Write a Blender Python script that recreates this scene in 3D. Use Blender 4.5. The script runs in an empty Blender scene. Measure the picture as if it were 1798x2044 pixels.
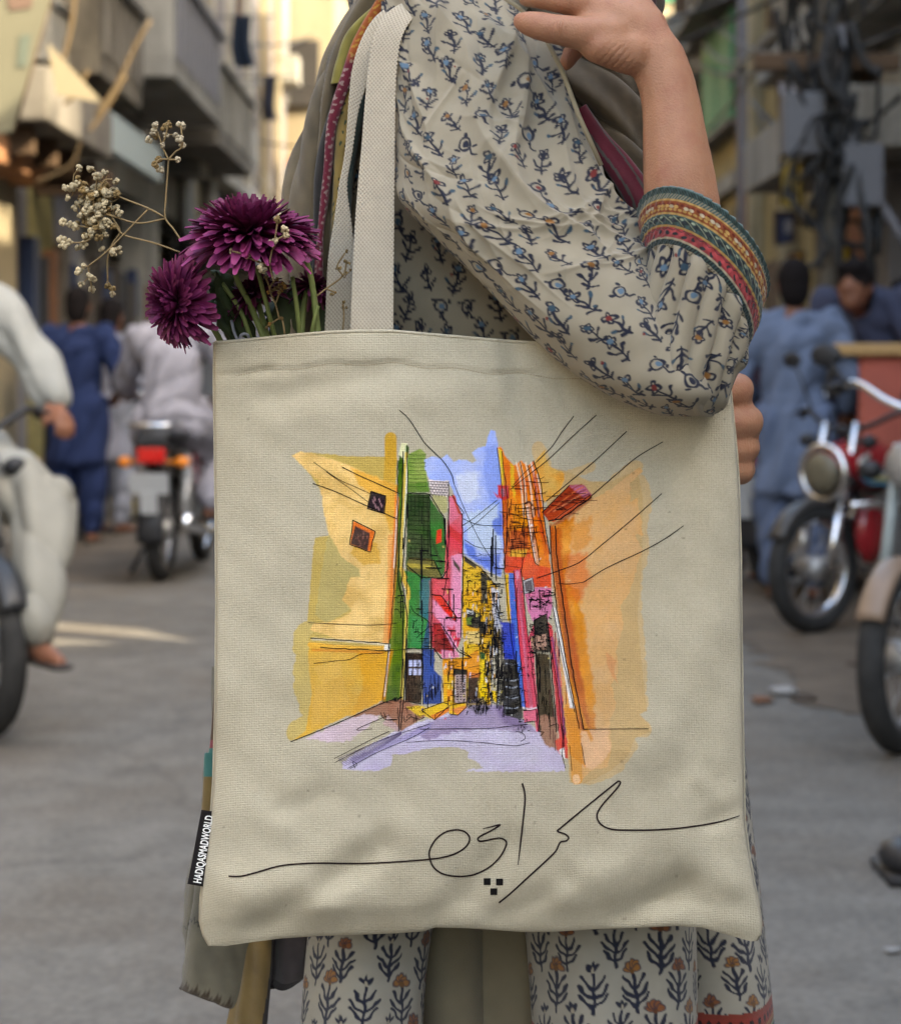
import bpy, bmesh, math, random
import numpy as np
from mathutils import Matrix, Vector
R = math.radians
sc = bpy.context.scene
COL = sc.collection
rng = np.random.default_rng(7)
random.seed(7)
# ------------------------------------------------------------------ camera, sky, sun, exposure
FU, CX, HY, CZ = 4125.0, 899.0, 740.0, 1.15      # focal length, centre column, horizon row (photo units), camera height
cam_d = bpy.data.cameras.new('camera')
cam = bpy.data.objects.new('camera', cam_d); COL.objects.link(cam)
cam.location = (0, 0, CZ); cam.rotation_euler = (R(90), 0, 0)
cam_d.sensor_fit = 'HORIZONTAL'; cam_d.sensor_width = 36
cam_d.lens = FU/1798*36
cam_d.shift_y = -(1022-HY)/1798
cam_d.clip_start = .05; cam_d.clip_end = 2000
cam_d.dof.use_dof = True; cam_d.dof.focus_distance = 1.5; cam_d.dof.aperture_fstop = 10.5
sc.camera = cam
SUN_EL, SUN_AZ = 35.0, 120.0                     # azimuth the light comes from, clockwise from +y
w = bpy.data.worlds.new('World'); sc.world = w; w.use_nodes = True
nt = w.node_tree; nt.nodes.clear()
sky = nt.nodes.new('ShaderNodeTexSky'); sky.sky_type = 'NISHITA'; sky.sun_disc = False
sky.sun_elevation = R(SUN_EL); sky.sun_rotation = R(SUN_AZ)
sky.air_density = 1.0; sky.dust_density = 4.0; sky.ozone_density = 0.6
bg = nt.nodes.new('ShaderNodeBackground'); bg.inputs[1].default_value = .15
wo = nt.nodes.new('ShaderNodeOutputWorld')
nt.links.new(sky.outputs[0], bg.inputs[0]); nt.links.new(bg.outputs[0], wo.inputs[0])
sun_d = bpy.data.lights.new('sun', 'SUN'); sun_d.energy = 2.2; sun_d.angle = R(.5); sun_d.color = (1, .89, .72)
sun = bpy.data.objects.new('sun', sun_d); COL.objects.link(sun)
sdir = Vector((math.sin(R(SUN_AZ))*math.cos(R(SUN_EL)), math.cos(R(SUN_AZ))*math.cos(R(SUN_EL)), math.sin(R(SUN_EL))))
sun.rotation_euler = sdir.to_track_quat('Z', 'Y').to_euler()
vs = sc.view_settings
vs.view_transform = 'Standard'; vs.look = 'None'; vs.gamma = 1; vs.use_curve_mapping = False
vs.exposure = 3.05
try:
    vs.use_white_balance = True; vs.white_balance_temperature = 7150; vs.white_balance_tint = 5
except Exception: pass
sc.cycles.max_bounces = 6; sc.cycles.diffuse_bounces = 3; sc.cycles.use_denoising = True
sc.cycles.sample_clamp_indirect = 6

# ------------------------------------------------------------------ helpers
def W(x, y, d):
    "point of the photograph (1798 x 2044 units) at distance d metres -> world"
    x, y, d = np.broadcast_arrays(np.asarray(x, float), np.asarray(y, float), np.asarray(d, float))
    return np.stack([(x-CX)*d/FU, d, CZ-(y-HY)*d/FU], -1)
def lin(c, k=1.0):
    c = np.asarray(c, float)/255
    return np.where(c <= .04045, c/12.92, ((c+.055)/1.055)**2.4)*k
def tag(o, label=None, cat=None, group=None, kind=None):
    if label: o['label'] = label
    if cat: o['category'] = cat
    if group: o['group'] = group
    if kind: o['kind'] = kind
    return o
def thing(name, label, cat, loc=(0, 0, 0), rz=0, group=None):
    o = bpy.data.objects.new(name, None); COL.objects.link(o)
    o.location = [float(v) for v in loc]; o.rotation_euler = (0, 0, rz); o.empty_display_size = .1
    return tag(o, label, cat, group)
def fmesh(name, V, F, col=None, uv=None, smooth=True):
    "fast mesh: V (n,3); F (m,4)/(m,3) array or list of them; per-vertex colour / uv"
    me = bpy.data.meshes.new(name); V = np.asarray(V, np.float32)
    Fs = [np.asarray(f, np.int32) for f in (F if isinstance(F, list) else [F]) if len(f)]
    loops = np.concatenate([f.ravel() for f in Fs]); tot = np.concatenate([np.full(len(f), f.shape[1], np.int32) for f in Fs])
    st = np.concatenate([[0], np.cumsum(tot)[:-1]]).astype(np.int32)
    me.vertices.add(len(V)); me.vertices.foreach_set('co', V.ravel())
    me.loops.add(len(loops)); me.loops.foreach_set('vertex_index', loops)
    me.polygons.add(len(tot)); me.polygons.foreach_set('loop_start', st)
    try: me.polygons.foreach_set('loop_total', tot)
    except Exception: pass
    me.polygons.foreach_set('use_smooth', np.full(len(tot), smooth, bool))
    if col is not None:
        ca = me.color_attributes.new('Col', 'FLOAT_COLOR', 'POINT')
        c4 = np.ones((len(V), 4), np.float32); c4[:, :3] = col
        ca.data.foreach_set('color', c4.ravel())
    if uv is not None:
        ul = me.uv_layers.new(name='UVMap'); ul.data.foreach_set('uv', np.asarray(uv, np.float32)[loops].ravel())
    me.update(calc_edges=True); me.validate()
    return me
def obj(name, me, m, parent=None, world=True):
    o = bpy.data.objects.new(name, me); COL.objects.link(o)
    if m is not None and not me.materials: me.materials.append(m)
    if parent is not None:
        o.parent = parent
        if world:
            top = parent
            while top.parent: top = top.parent
            if parent is top: o.matrix_parent_inverse = Matrix.Translation(-Vector(top.location))
    return o
class MB:
    "collects pieces into one mesh"
    def __init__(s): s.V = []; s.F = {3: [], 4: []}; s.C = []; s.n = 0
    def add(s, V, F, c=None):
        V = np.asarray(V, float).reshape(-1, 3)
        for f in (F if isinstance(F, list) else [F]):
            f = np.asarray(f, int)
            if len(f): s.F[f.shape[1]].append(f+s.n)
        s.V.append(V); s.n += len(V)
        if c is not None: s.C.append(np.broadcast_to(np.asarray(c, float), (len(V), 3)))
        return s
    def box(s, c, h, rot=None, col=None):
        c = np.asarray(c, float); h = np.asarray(h, float)
        q = np.array([[-1,-1,-1],[1,-1,-1],[1,1,-1],[-1,1,-1],[-1,-1,1],[1,-1,1],[1,1,1],[-1,1,1]], float)*h
        if rot is not None: q = q@np.array(rot.to_3x3()).T
        return s.add(q+c, np.array([[3,2,1,0],[4,5,6,7],[0,1,5,4],[1,2,6,5],[2,3,7,6],[3,0,4,7]]), col)
    def tube(s, P, r, n=8, col=None, cap=True):
        V, F = sweep(P, r, n, cap); return s.add(V, F, col)
    def mesh(s, name, smooth=True):
        V = np.concatenate(s.V); F = [np.concatenate(s.F[k]) for k in (3, 4) if s.F[k]]
        return fmesh(name, V, F, np.concatenate(s.C) if s.C else None, None, smooth)
    def build(s, name, m, parent=None, world=True, smooth=True, bevel=0):
        o = obj(name, s.mesh(name, smooth), m, parent, world)
        if bevel:
            b = o.modifiers.new('bevel', 'BEVEL'); b.width = bevel; b.segments = 2; b.limit_method = 'ANGLE'
        return o
def cr(P, n):
    "Catmull-Rom through the rows of P, n samples"
    P = np.asarray(P, float)
    if P.ndim == 1: P = P[:, None]
    k = len(P); E = np.vstack([2*P[0]-P[1], P, 2*P[-1]-P[-2]])
    u = np.linspace(0, k-1, n); i = np.minimum(u.astype(int), k-2); f = (u-i)[:, None]
    a, b, c, d = E[i], E[i+1], E[i+2], E[i+3]
    return .5*(2*b+(c-a)*f+(2*a-5*b+4*c-d)*f**2+(3*b-a-3*c+d)*f**3)
def sweep(P, r, n=8, cap=True):
    P = np.asarray(P, float); k = len(P)
    r = np.broadcast_to(np.asarray(r, float), (k,)) if np.ndim(r) < 2 else np.asarray(r)
    T = np.gradient(P, axis=0); T /= np.linalg.norm(T, axis=1)[:, None]+1e-12
    up = np.array([0, 0, 1.]) if abs(T[0, 2]) < .9 else np.array([1., 0, 0])
    N = np.zeros_like(P); B = np.zeros_like(P)
    for i in range(k):
        up = up-T[i]*(up@T[i]); up /= np.linalg.norm(up)+1e-12
        N[i] = up; B[i] = np.cross(T[i], up)
    a = np.arange(n)*2*math.pi/n
    V = P[:, None]+r[:, None, None]*(np.cos(a)[None, :, None]*N[:, None]+np.sin(a)[None, :, None]*B[:, None])
    V = V.reshape(-1, 3); F = grid_faces(k, n, True)
    if cap:
        V = np.vstack([V, P[0], P[-1]]); j = np.arange(n)
        F = [F, np.vstack([np.stack([np.full(n, k*n), (j+1) % n, j], 1), np.stack([np.full(n, k*n+1), (k-1)*n+j, (k-1)*n+(j+1) % n], 1)])]
    return V, F
def grid_faces(n, m, closed=False):
    i = np.arange(n-1)[:, None]; j = np.arange(m if closed else m-1)[None, :]; j2 = (j+1) % m
    return np.stack(np.broadcast_arrays(i*m+j, i*m+j2, (i+1)*m+j2, (i+1)*m+j), -1).reshape(-1, 4)
def loft(rings, n, mf=60, mb=24, p=1.0, disp=None):
    """cloth-like tube. ring = (left xy, right xy, distance, half depth, tilt xy). Front half sampled mf times, back mb.
    returns grid (n, m, 3), S, T (metres across / along) and phi"""
    A = np.array([[*r[0], *r[1], r[2], r[3], *(r[4] if len(r) > 4 else (0, 0))] for r in rings], float)
    A = cr(A, n)
    phi = np.concatenate([np.linspace(0, math.pi, mf), np.linspace(math.pi, 2*math.pi, mb+2)[1:-1]])
    s, c = np.sin(phi), -np.cos(phi)
    sp = np.sign(s)*np.abs(s)**p
    L, Rr = A[:, 0:2], A[:, 2:4]; C = (L+Rr)/2; H = (Rr-L)/2
    im = C[:, None]+H[:, None]*c[None, :, None]+A[:, None, 6:8]*s[None, :, None]
    d = A[:, 4][:, None]-A[:, 5][:, None]*sp[None]
    # keep the outline where it was drawn: the position is fixed at the ring's own distance
    G = W(im[..., 0], im[..., 1], np.broadcast_to(A[:, 4][:, None], d.shape))
    ray = G-np.array([0, 0, CZ]); ray /= ray[..., 1:2]
    G = G+ray*(d-A[:, 4][:, None])[..., None]*np.array([1, 1, 1])
    S = np.concatenate([np.zeros((n, 1)), np.cumsum(np.linalg.norm(np.diff(G, axis=1), axis=2), 1)], 1)
    S = S-S[:, mf//2][:, None]
    cc = G[:, mf//2]; T = np.concatenate([[0], np.cumsum(np.linalg.norm(np.diff(cc, axis=0), axis=1))])
    T = np.broadcast_to(T[:, None], S.shape)
    if disp is not None:
        G = G+normals(G, True)*disp(S, T, np.broadcast_to(phi, S.shape))[..., None]
    return G, S, T, phi
def normals(G, closed=False):
    a = np.gradient(G, axis=0)
    b = (np.roll(G, -1, 1)-np.roll(G, 1, 1)) if closed else np.gradient(G, axis=1)
    N = np.cross(b, a); N /= np.linalg.norm(N, axis=2)[..., None]+1e-12
    if N[N.shape[0]//2, max(1, G.shape[1]//4), 1] > 0: N = -N
    return N
def loft_obj(name, LF, m, parent, col=None, cap=True):
    G, S, T, phi = LF; n, k = G.shape[:2]
    V = G.reshape(-1, 3); F = [grid_faces(n, k, True)]
    c = None if col is None else col.reshape(-1, 3)
    uv = np.stack([S, T], -1).reshape(-1, 2)
    if cap:
        j = np.arange(k); V = np.vstack([V, G[0].mean(0), G[-1].mean(0)])
        F.append(np.vstack([np.stack([np.full(k, n*k), (j+1) % k, j], 1), np.stack([np.full(k, n*k+1), (n-1)*k+j, (n-1)*k+(j+1) % k], 1)]))
        if c is not None: c = np.vstack([c, c[0], c[-1]])
        uv = np.vstack([uv, uv[0], uv[-1]])
    return obj(name, fmesh(name, V, F, c, uv), m, parent)
def noise2(H, Wd, cell, seed, octaves=3):
    g = np.random.default_rng(seed); out = np.zeros((H, Wd)); amp = 1.0; tot = 0
    for o in range(octaves):
        c = max(cell/2**o, 1.01); hh, ww = int(H/c)+3, int(Wd/c)+3
        r = g.random((hh, ww)); y = np.arange(H)/c; x = np.arange(Wd)/c
        yi, xi = y.astype(int), x.astype(int); fy = (y-yi)[:, None]; fx = (x-xi)[None]
        fy, fx = fy*fy*(3-2*fy), fx*fx*(3-2*fx)
        a = r[yi][:, xi]; b = r[yi][:, xi+1]; c1 = r[yi+1][:, xi]; d = r[yi+1][:, xi+1]
        out += amp*((a*(1-fx)+b*fx)*(1-fy)+(c1*(1-fx)+d*fx)*fy); tot += amp; amp *= .5
    return out/tot*2-1
def sinoise(P, f, seed=0):
    "smooth 3-D noise from sines"
    g = np.random.default_rng(seed); out = 0
    for k in range(7):
        v = g.normal(size=3); v /= np.linalg.norm(v); out = out+np.sin(P@v*f*(.6+g.random()*1.2)+g.random()*7)
    return out/3.2
class Canvas:
    "flat print: a raster drawn by code, later read into vertex colours. res = units per pixel"
    def __init__(s, w, h, res, base, ox=0, oy=0):
        s.res, s.ox, s.oy = res, ox, oy; s.H, s.W = int(h/res)+1, int(w/res)+1
        s.a = np.empty((s.H, s.W, 3)); s.a[:] = base
    def _bb(s, x0, y0, x1, y1):
        i0 = max(0, int((y0-s.oy)/s.res)-1); i1 = min(s.H, int((y1-s.oy)/s.res)+3)
        j0 = max(0, int((x0-s.ox)/s.res)-1); j1 = min(s.W, int((x1-s.ox)/s.res)+3)
        if i1 <= i0 or j1 <= j0: return None
        Y, X = np.mgrid[i0:i1, j0:j1]
        return slice(i0, i1), slice(j0, j1), X*s.res+s.ox, Y*s.res+s.oy
    def blend(s, b, m, c):
        v = s.a[b[0], b[1]]; v += m[..., None]*(np.asarray(c)-v)
    def stroke(s, P, wd, c, al=1.0):
        P = np.asarray(P, float); e = wd+s.res*1.5
        b = s._bb(P[:, 0].min()-e, P[:, 1].min()-e, P[:, 0].max()+e, P[:, 1].max()+e)
        if b is None: return
        X, Y = b[2], b[3]; D = np.full(X.shape, 1e9)
        for (x0, y0), (x1, y1) in zip(P[:-1], P[1:]):
            dx, dy = x1-x0, y1-y0; t = np.clip(((X-x0)*dx+(Y-y0)*dy)/(dx*dx+dy*dy+1e-12), 0, 1)
            D = np.minimum(D, np.hypot(X-x0-t*dx, Y-y0-t*dy))
        s.blend(b, al*np.clip((wd/2-D)/s.res+.5, 0, 1), c)
    def ell(s, x, y, rx, ry, ang, c, line=None, al=1.0):
        e = max(rx, ry)+s.res*2; b = s._bb(x-e, y-e, x+e, y+e)
        if b is None: return
        ca, sa = math.cos(ang), math.sin(ang); U = (b[2]-x)*ca+(b[3]-y)*sa; V = -(b[2]-x)*sa+(b[3]-y)*ca
        q = (np.hypot(U/rx, V/ry)-1)*min(rx, ry)
        s.blend(b, al*np.clip(.5-(q if line is None else np.abs(q)-line/2)/s.res, 0, 1), c)
    def poly(s, P, c, var=.0, wob=0, al=1.0, soft=1.0, seed=0, nz=None, c2=None):
        P = np.asarray(P, float); e = wob*2+soft*2
        b = s._bb(P[:, 0].min()-e, P[:, 1].min()-e, P[:, 0].max()+e, P[:, 1].max()+e)
        if b is None: return
        X, Y = b[2].astype(float), b[3].astype(float)
        if wob: X = X+nz[0][b[0], b[1]]*wob; Y = Y+nz[1][b[0], b[1]]*wob
        ins = np.zeros(X.shape, bool); D = np.full(X.shape, 1e9)
        for (x0, y0), (x1, y1) in zip(P, np.roll(P, -1, 0)):
            if y0 != y1: ins ^= ((y0 > Y) != (y1 > Y)) & (X < (x1-x0)*(Y-y0)/(y1-y0)+x0)
            dx, dy = x1-x0, y1-y0; t = np.clip(((X-x0)*dx+(Y-y0)*dy)/(dx*dx+dy*dy+1e-12), 0, 1)
            D = np.minimum(D, np.hypot(X-x0-t*dx, Y-y0-t*dy))
        sd = np.where(ins, D, -D); m = np.clip(sd/soft+.5, 0, 1)*al
        c = np.asarray(c, float)
        if c2 is not None:
            k = np.clip(nz[2][b[0], b[1]]*1.4+.5, 0, 1)[..., None]; c = c*(1-k)+np.asarray(c2)*k
        if var: c = c*(1+var*nz[2+(seed % 2)][b[0], b[1]][..., None])
        s.blend(b, m, c)
    def sample(s, x, y):
        u = np.clip((x-s.ox)/s.res, 0, s.W-1.001); v = np.clip((y-s.oy)/s.res, 0, s.H-1.001)
        j, i = u.astype(int), v.astype(int); f, g = (u-j)[..., None], (v-i)[..., None]; a = s.a
        return (a[i, j]*(1-f)+a[i, j+1]*f)*(1-g)+(a[i+1, j]*(1-f)+a[i+1, j+1]*f)*g
# ---- materials
MATS = {}
def mat(key, col=(.5, .5, .5), rough=.7, metal=0, attr=False, var=.12, vs_=30, bump=.0, bs=200, weave=0, sheen=0, spec=.3, sss=0, dirt=None, coat=0, vstretch=None):
    if key in MATS: return MATS[key]
    m = bpy.data.materials.new(key); m.use_nodes = True; n = m.node_tree.nodes; l = m.node_tree.links
    b = n['Principled BSDF']; b.inputs['Roughness'].default_value = rough; b.inputs['Metallic'].default_value = metal
    b.inputs['Specular IOR Level'].default_value = spec
    if coat: b.inputs['Coat Weight'].default_value = coat
    if sheen: b.inputs['Sheen Weight'].default_value = sheen; b.inputs['Sheen Roughness'].default_value = .5
    if sss: b.inputs['Subsurface Weight'].default_value = sss; b.inputs['Subsurface Radius'].default_value = (.012, .005, .003); b.inputs['Subsurface Scale'].default_value = .5
    tc = n.new('ShaderNodeTexCoord')
    src = None
    if attr:
        a = n.new('ShaderNodeVertexColor'); a.layer_name = 'Col'; src = a.outputs[0]
    else:
        rgb = n.new('ShaderNodeRGB'); rgb.outputs[0].default_value = (*[float(v) for v in col], 1); src = rgb.outputs[0]
    co = tc.outputs['Object']
    if vstretch:
        mp = n.new('ShaderNodeMapping'); mp.inputs['Scale'].default_value = vstretch; l.new(co, mp.inputs[0]); co = mp.outputs[0]
    if var:
        no = n.new('ShaderNodeTexNoise'); no.inputs['Scale'].default_value = vs_; no.inputs['Detail'].default_value = 5
        l.new(co, no.inputs['Vector'])
        mr = n.new('ShaderNodeMapRange'); mr.inputs[1].default_value = .25; mr.inputs[2].default_value = .75
        mr.inputs[3].default_value = 1-var; mr.inputs[4].default_value = 1+var; l.new(no.outputs[0], mr.inputs[0])
        mx = n.new('ShaderNodeVectorMath'); mx.operation = 'SCALE'; l.new(src, mx.inputs[0]); l.new(mr.outputs[0], mx.inputs[3]); src = mx.outputs[0]
    if dirt:
        no = n.new('ShaderNodeTexNoise'); no.inputs['Scale'].default_value = dirt[1]; no.inputs['Detail'].default_value = 8; no.inputs['Roughness'].default_value = .7
        l.new(co, no.inputs['Vector'])
        mr = n.new('ShaderNodeMapRange'); mr.inputs[1].default_value = .45; mr.inputs[2].default_value = .7; mr.inputs[3].default_value = 0; mr.inputs[4].default_value = dirt[2]; l.new(no.outputs[0], mr.inputs[0])
        mi = n.new('ShaderNodeMix'); mi.data_type = 'RGBA'; l.new(mr.outputs[0], mi.inputs[0]); l.new(src, mi.inputs[6]); mi.inputs[7].default_value = (*dirt[0], 1); src = mi.outputs[2]
    l.new(src, b.inputs['Base Color'])
    hs = []
    if bump:
        no = n.new('ShaderNodeTexNoise'); no.inputs['Scale'].default_value = bs; no.inputs['Detail'].default_value = 4; l.new(tc.outputs['Object'], no.inputs['Vector']); hs.append((no.outputs[0], bump))
    if weave:
        for ax in ('X', 'Z'):
            wv = n.new('ShaderNodeTexWave'); wv.bands_direction = ax; wv.inputs['Scale'].default_value = weave; wv.inputs['Distortion'].default_value = 1.5; wv.inputs['Detail'].default_value = 1; wv.inputs['Detail Scale'].default_value = 2
            l.new(tc.outputs['Object'], wv.inputs['Vector']); hs.append((wv.outputs['Fac'], .25))
    if hs:
        cur = None
        for h, k in hs:
            ml = n.new('ShaderNodeMath'); ml.operation = 'MULTIPLY_ADD'; l.new(h, ml.inputs[0]); ml.inputs[1].default_value = k
            if cur is not None: l.new(cur, ml.inputs[2])
            else: ml.inputs[2].default_value = 0
            cur = ml.outputs[0]
        bp = n.new('ShaderNodeBump'); bp.inputs['Strength'].default_value = .6; bp.inputs['Distance'].default_value = .0015 if weave or bs > 100 else .02
        l.new(cur, bp.inputs['Height']); l.new(bp.outputs[0], b.inputs['Normal'])
    MATS[key] = m; return m
# ---- soft bodies: overlapping ellipsoids fused into one continuous surface
def _ico(sub=2):
    bm = bmesh.new(); bmesh.ops.create_icosphere(bm, subdivisions=sub, radius=1)
    V = np.array([v.co for v in bm.verts]); F = np.array([[v.index for v in f.verts] for f in bm.faces]); bm.free(); return V, F
ICO = _ico(2); ICO1 = _ico(1)
def chain(P, Rr, step=.4):
    P = [np.asarray(p, float) for p in P]; Rr = [np.broadcast_to(np.asarray(r, float), (3,)) for r in Rr]; out = []
    for a, b, ra, rb in zip(P[:-1], P[1:], Rr[:-1], Rr[1:]):
        k = max(2, int(np.linalg.norm(b-a)/(step*min(ra.min(), rb.min())))+1)
        for t in np.linspace(0, 1, k): out.append((a+(b-a)*t, ra+(rb-ra)*t))
    return out
def blob(name, E, voxel, smooth, m, parent, world=True, fold=None, colfn=None):
    V = np.concatenate([ICO[0]*r+c for c, r in E]); F = np.concatenate([ICO[1]+i*len(ICO[0]) for i in range(len(E))])
    me = fmesh(name, V, F); o = obj(name, me, None, None)
    r = o.modifiers.new('r', 'REMESH'); r.mode = 'VOXEL'; r.voxel_size = voxel
    s = o.modifiers.new('s', 'SMOOTH'); s.factor = .5; s.iterations = smooth
    dg = bpy.context.evaluated_depsgraph_get(); me2 = bpy.data.meshes.new_from_object(o.evaluated_get(dg))
    o.modifiers.clear(); bpy.data.objects.remove(o); bpy.data.meshes.remove(me)
    k = len(me2.vertices); P = np.empty(k*3, np.float32); me2.vertices.foreach_get('co', P); P = P.reshape(-1, 3).astype(float)
    if fold is not None:
        N = np.empty(k*3, np.float32); me2.vertices.foreach_get('normal', N)
        P = P+N.reshape(-1, 3)*fold(P)[:, None]; me2.vertices.foreach_set('co', P.astype(np.float32).ravel())
    if colfn is not None:
        ca = me2.color_attributes.new('Col', 'FLOAT_COLOR', 'POINT'); c4 = np.ones((k, 4), np.float32); c4[:, :3] = colfn(P); ca.data.foreach_set('color', c4.ravel())
    me2.polygons.foreach_set('use_smooth', np.ones(len(me2.polygons), bool)); me2.update(); me2.name = name; me2.materials.clear()
    return obj(name, me2, m, parent, world)
# ================================================================== FOREGROUND: woman, bag, flowers
KB = .70
CLOTH = lin((180, 168, 145), KB)
NAVY, TEAL, RED, OCH, SKYB = lin((34, 38, 58), KB), lin((62, 88, 106), KB), lin((136, 52, 48), KB), lin((158, 108, 52), KB), lin((104, 132, 156), KB)
def sprig(c, x, y, s, ang, k, g):
    "small block-printed sprig, s = height"
    ca, sa = math.cos(ang), math.sin(ang)
    def q(u, v): return (x+s*(u*ca-v*sa), y+s*(u*sa+v*ca))
    wd = s*.085; fl = [TEAL, RED, SKYB, OCH, NAVY, NAVY, SKYB][k % 7]
    bend = g.uniform(-.15, .15)
    if k % 5 == 4:
        a = g.uniform(0, 6); c.ell(*q(0, 0), s*.24, s*.2, a, NAVY, wd); c.ell(*q(.05, .02), s*.12, s*.1, a, fl)
        for t in range(3): c.ell(*q(.35*math.cos(a+t*2), .35*math.sin(a+t*2)), s*.09, s*.06, a+t, NAVY)
        c.stroke([q(.1, .2), q(.2, .42), q(.38, .5)], wd, NAVY); return
    c.stroke([q(-.05+bend, -.3), q(bend*.6, 0), q(0, .25), q(.06-bend, .5)], wd, NAVY)
    for sg in (-1, 1):
        v = g.uniform(.02, .2); L = g.uniform(.22, .34)
        c.stroke([q(0, v+.12), q(sg*L*.6, v), q(sg*L, v-.14)], wd, NAVY)
        c.ell(*q(sg*(L+.02), v-.14), s*.1, s*.055, ang+sg*-.9, NAVY if g.random() < .6 else TEAL)
        c.stroke([q(.03, .42), q(sg*.2, .34+g.uniform(-.05, .05))], wd, NAVY)
    n = int(g.integers(3, 6)); a0 = g.uniform(0, 6)
    for t in range(n):
        a = a0+t*6.283/n; c.ell(*q(-.05+bend+.13*math.cos(a), -.36+.13*math.sin(a)), s*.1, s*.07, a+ang, NAVY, wd*.8)
    c.ell(*q(-.05+bend, -.36), s*.11, s*.09, 0, fl)
    if g.random() < .4: c.ell(*q(g.uniform(-.4, .4), g.uniform(-.3, .3)), s*.05, s*.05, 0, [RED, TEAL, NAVY][k % 3])
def block_flower(c, x, y, s, ang, k, g):
    "upright mughal style flower of the skirt"
    ca, sa = math.cos(ang), math.sin(ang)
    def q(u, v): return (x+s*(u*ca-v*sa), y+s*(u*sa+v*ca))
    wd = s*.06
    c.stroke([q(0, -.2), q(.01, .2), q(0, .52)], wd*1.1, NAVY)
    for i, v in enumerate((-.06, .1, .26)):
        L = (.2, .27, .24)[i]
        for sg in (-1, 1):
            c.stroke([q(0, v+.16), q(sg*L*.55, v+.07), q(sg*L, v-.08)], wd, NAVY)
            c.ell(*q(sg*L*.75, v+.0), s*.085, s*.032, ang+(-sg*.95), NAVY)
    hc = OCH*1.1 if k % 5 in (0, 2) else (RED*.35+OCH*.6 if k % 5 == 3 else None)
    if hc is not None:
        for t in range(5):
            a = -1.57+(t-2)*.75; c.ell(*q(.1*math.cos(a), -.27+.1*math.sin(a)), s*.085, s*.06, a+ang, hc); c.ell(*q(.1*math.cos(a), -.27+.1*math.sin(a)), s*.085, s*.06, a+ang, NAVY*1.3, wd*.45, .7)
        c.ell(*q(0, -.24), s*.05, s*.05, 0, hc*.5)
    else:
        for sg in (-.7, 0, .7): c.ell(*q(.09*sg, -.3-.05*(1-abs(sg))), s*.09, s*.04, ang+1.57+sg, NAVY); 
        c.ell(*q(0, -.27), s*.05, s*.03, ang+1.57, CLOTH)
def scatter(c, w, h, dx, dy, size, fn, g, ang=0, jit=.18, dang=.35):
    i = 0
    for r, y in enumerate(np.arange(c.oy, c.oy+h, dy)):
        for x in np.arange(c.ox+(r % 2)*dx/2, c.ox+w, dx):
            fn(c, x+g.uniform(-jit, jit)*dx, y+g.uniform(-jit, jit)*dy, size*g.uniform(.85, 1.15), ang+g.uniform(-dang, dang), i*3+int(g.integers(0, 3)), g); i += 1
def handmade(S, T): return S+.0006*np.sin(T*420+S*190)+.0004*np.sin(S*900), T+.0006*np.sin(S*380-T*230)+.0004*np.sin(T*850)
g1 = np.random.default_rng(11)
PR1 = Canvas(.46, .50, .0004, CLOTH, -.23, -.02)          # sleeve print, metres
scatter(PR1, .46, .50, .0222, .0208, .0196, sprig, g1, .0)
PR2 = Canvas(.50, .52, .0005, lin((176, 170, 155), KB), -.25, -.02)   # skirt print
scatter(PR2, .50, .52, .0335, .0290, .0385, block_flower, g1, 0, .09, .13)

woman = thing('person', 'woman in block-printed kurta and grey shawl, bag on shoulder and hand at neck', 'person', (W(960, 2000, 1.64)[0], 1.64, 0))
M_print = mat('printed_cotton', attr=True, rough=.85, var=.07, vs_=60, weave=520, bump=.12, bs=500, sheen=.15, spec=.15)
M_skin = mat('skin', lin((190, 137, 106), .66), rough=.5, var=.10, vs_=55, bump=.65, bs=700, sss=.25, spec=.32, dirt=(tuple(lin((168, 104, 84), .66)), 38, .6))
def creases(m, spots):
    n = m.node_tree.nodes; l = m.node_tree.links; b = n['Principled BSDF']; old = b.inputs['Normal'].links[0].from_node
    tc = n.new('ShaderNodeTexCoord'); cur = None
    for c, ang, rad, sc_ in spots:
        mp = n.new('ShaderNodeMapping'); mp.vector_type = 'TEXTURE'; mp.inputs['Location'].default_value = [float(v) for v in c]; mp.inputs['Rotation'].default_value = (0, ang, 0); l.new(tc.outputs['Object'], mp.inputs[0])
        wv = n.new('ShaderNodeTexWave'); wv.bands_direction = 'X'; wv.inputs['Scale'].default_value = sc_; wv.inputs['Distortion'].default_value = 2.5; wv.inputs['Detail'].default_value = 2; wv.inputs['Detail Scale'].default_value = 60/sc_*4; l.new(mp.outputs[0], wv.inputs[0])
        ln = n.new('ShaderNodeVectorMath'); ln.operation = 'LENGTH'; l.new(mp.outputs[0], ln.inputs[0])
        mr = n.new('ShaderNodeMapRange'); mr.inputs[1].default_value = rad*.3; mr.inputs[2].default_value = rad; mr.inputs[3].default_value = 1; mr.inputs[4].default_value = 0; l.new(ln.outputs['Value'], mr.inputs[0])
        pw = n.new('ShaderNodeMath'); pw.operation = 'POWER'; l.new(wv.outputs['Fac'], pw.inputs[0]); pw.inputs[1].default_value = .35
        ml = n.new('ShaderNodeMath'); ml.operation = 'MULTIPLY_ADD'; l.new(pw.outputs[0], ml.inputs[0]); l.new(mr.outputs[0], ml.inputs[1])
        if cur is None: ml.inputs[2].default_value = 0
        else: l.new(cur, ml.inputs[2])
        cur = ml.outputs[0]
    bp = n.new('ShaderNodeBump'); bp.inputs['Strength'].default_value = .45; bp.inputs['Distance'].default_value = .0014; l.new(cur, bp.inputs['Height']); l.new(old.outputs[0], bp.inputs['Normal']); l.new(bp.outputs[0], b.inputs['Normal'])
def u(r, d=1.5): return r*d/FU
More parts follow.
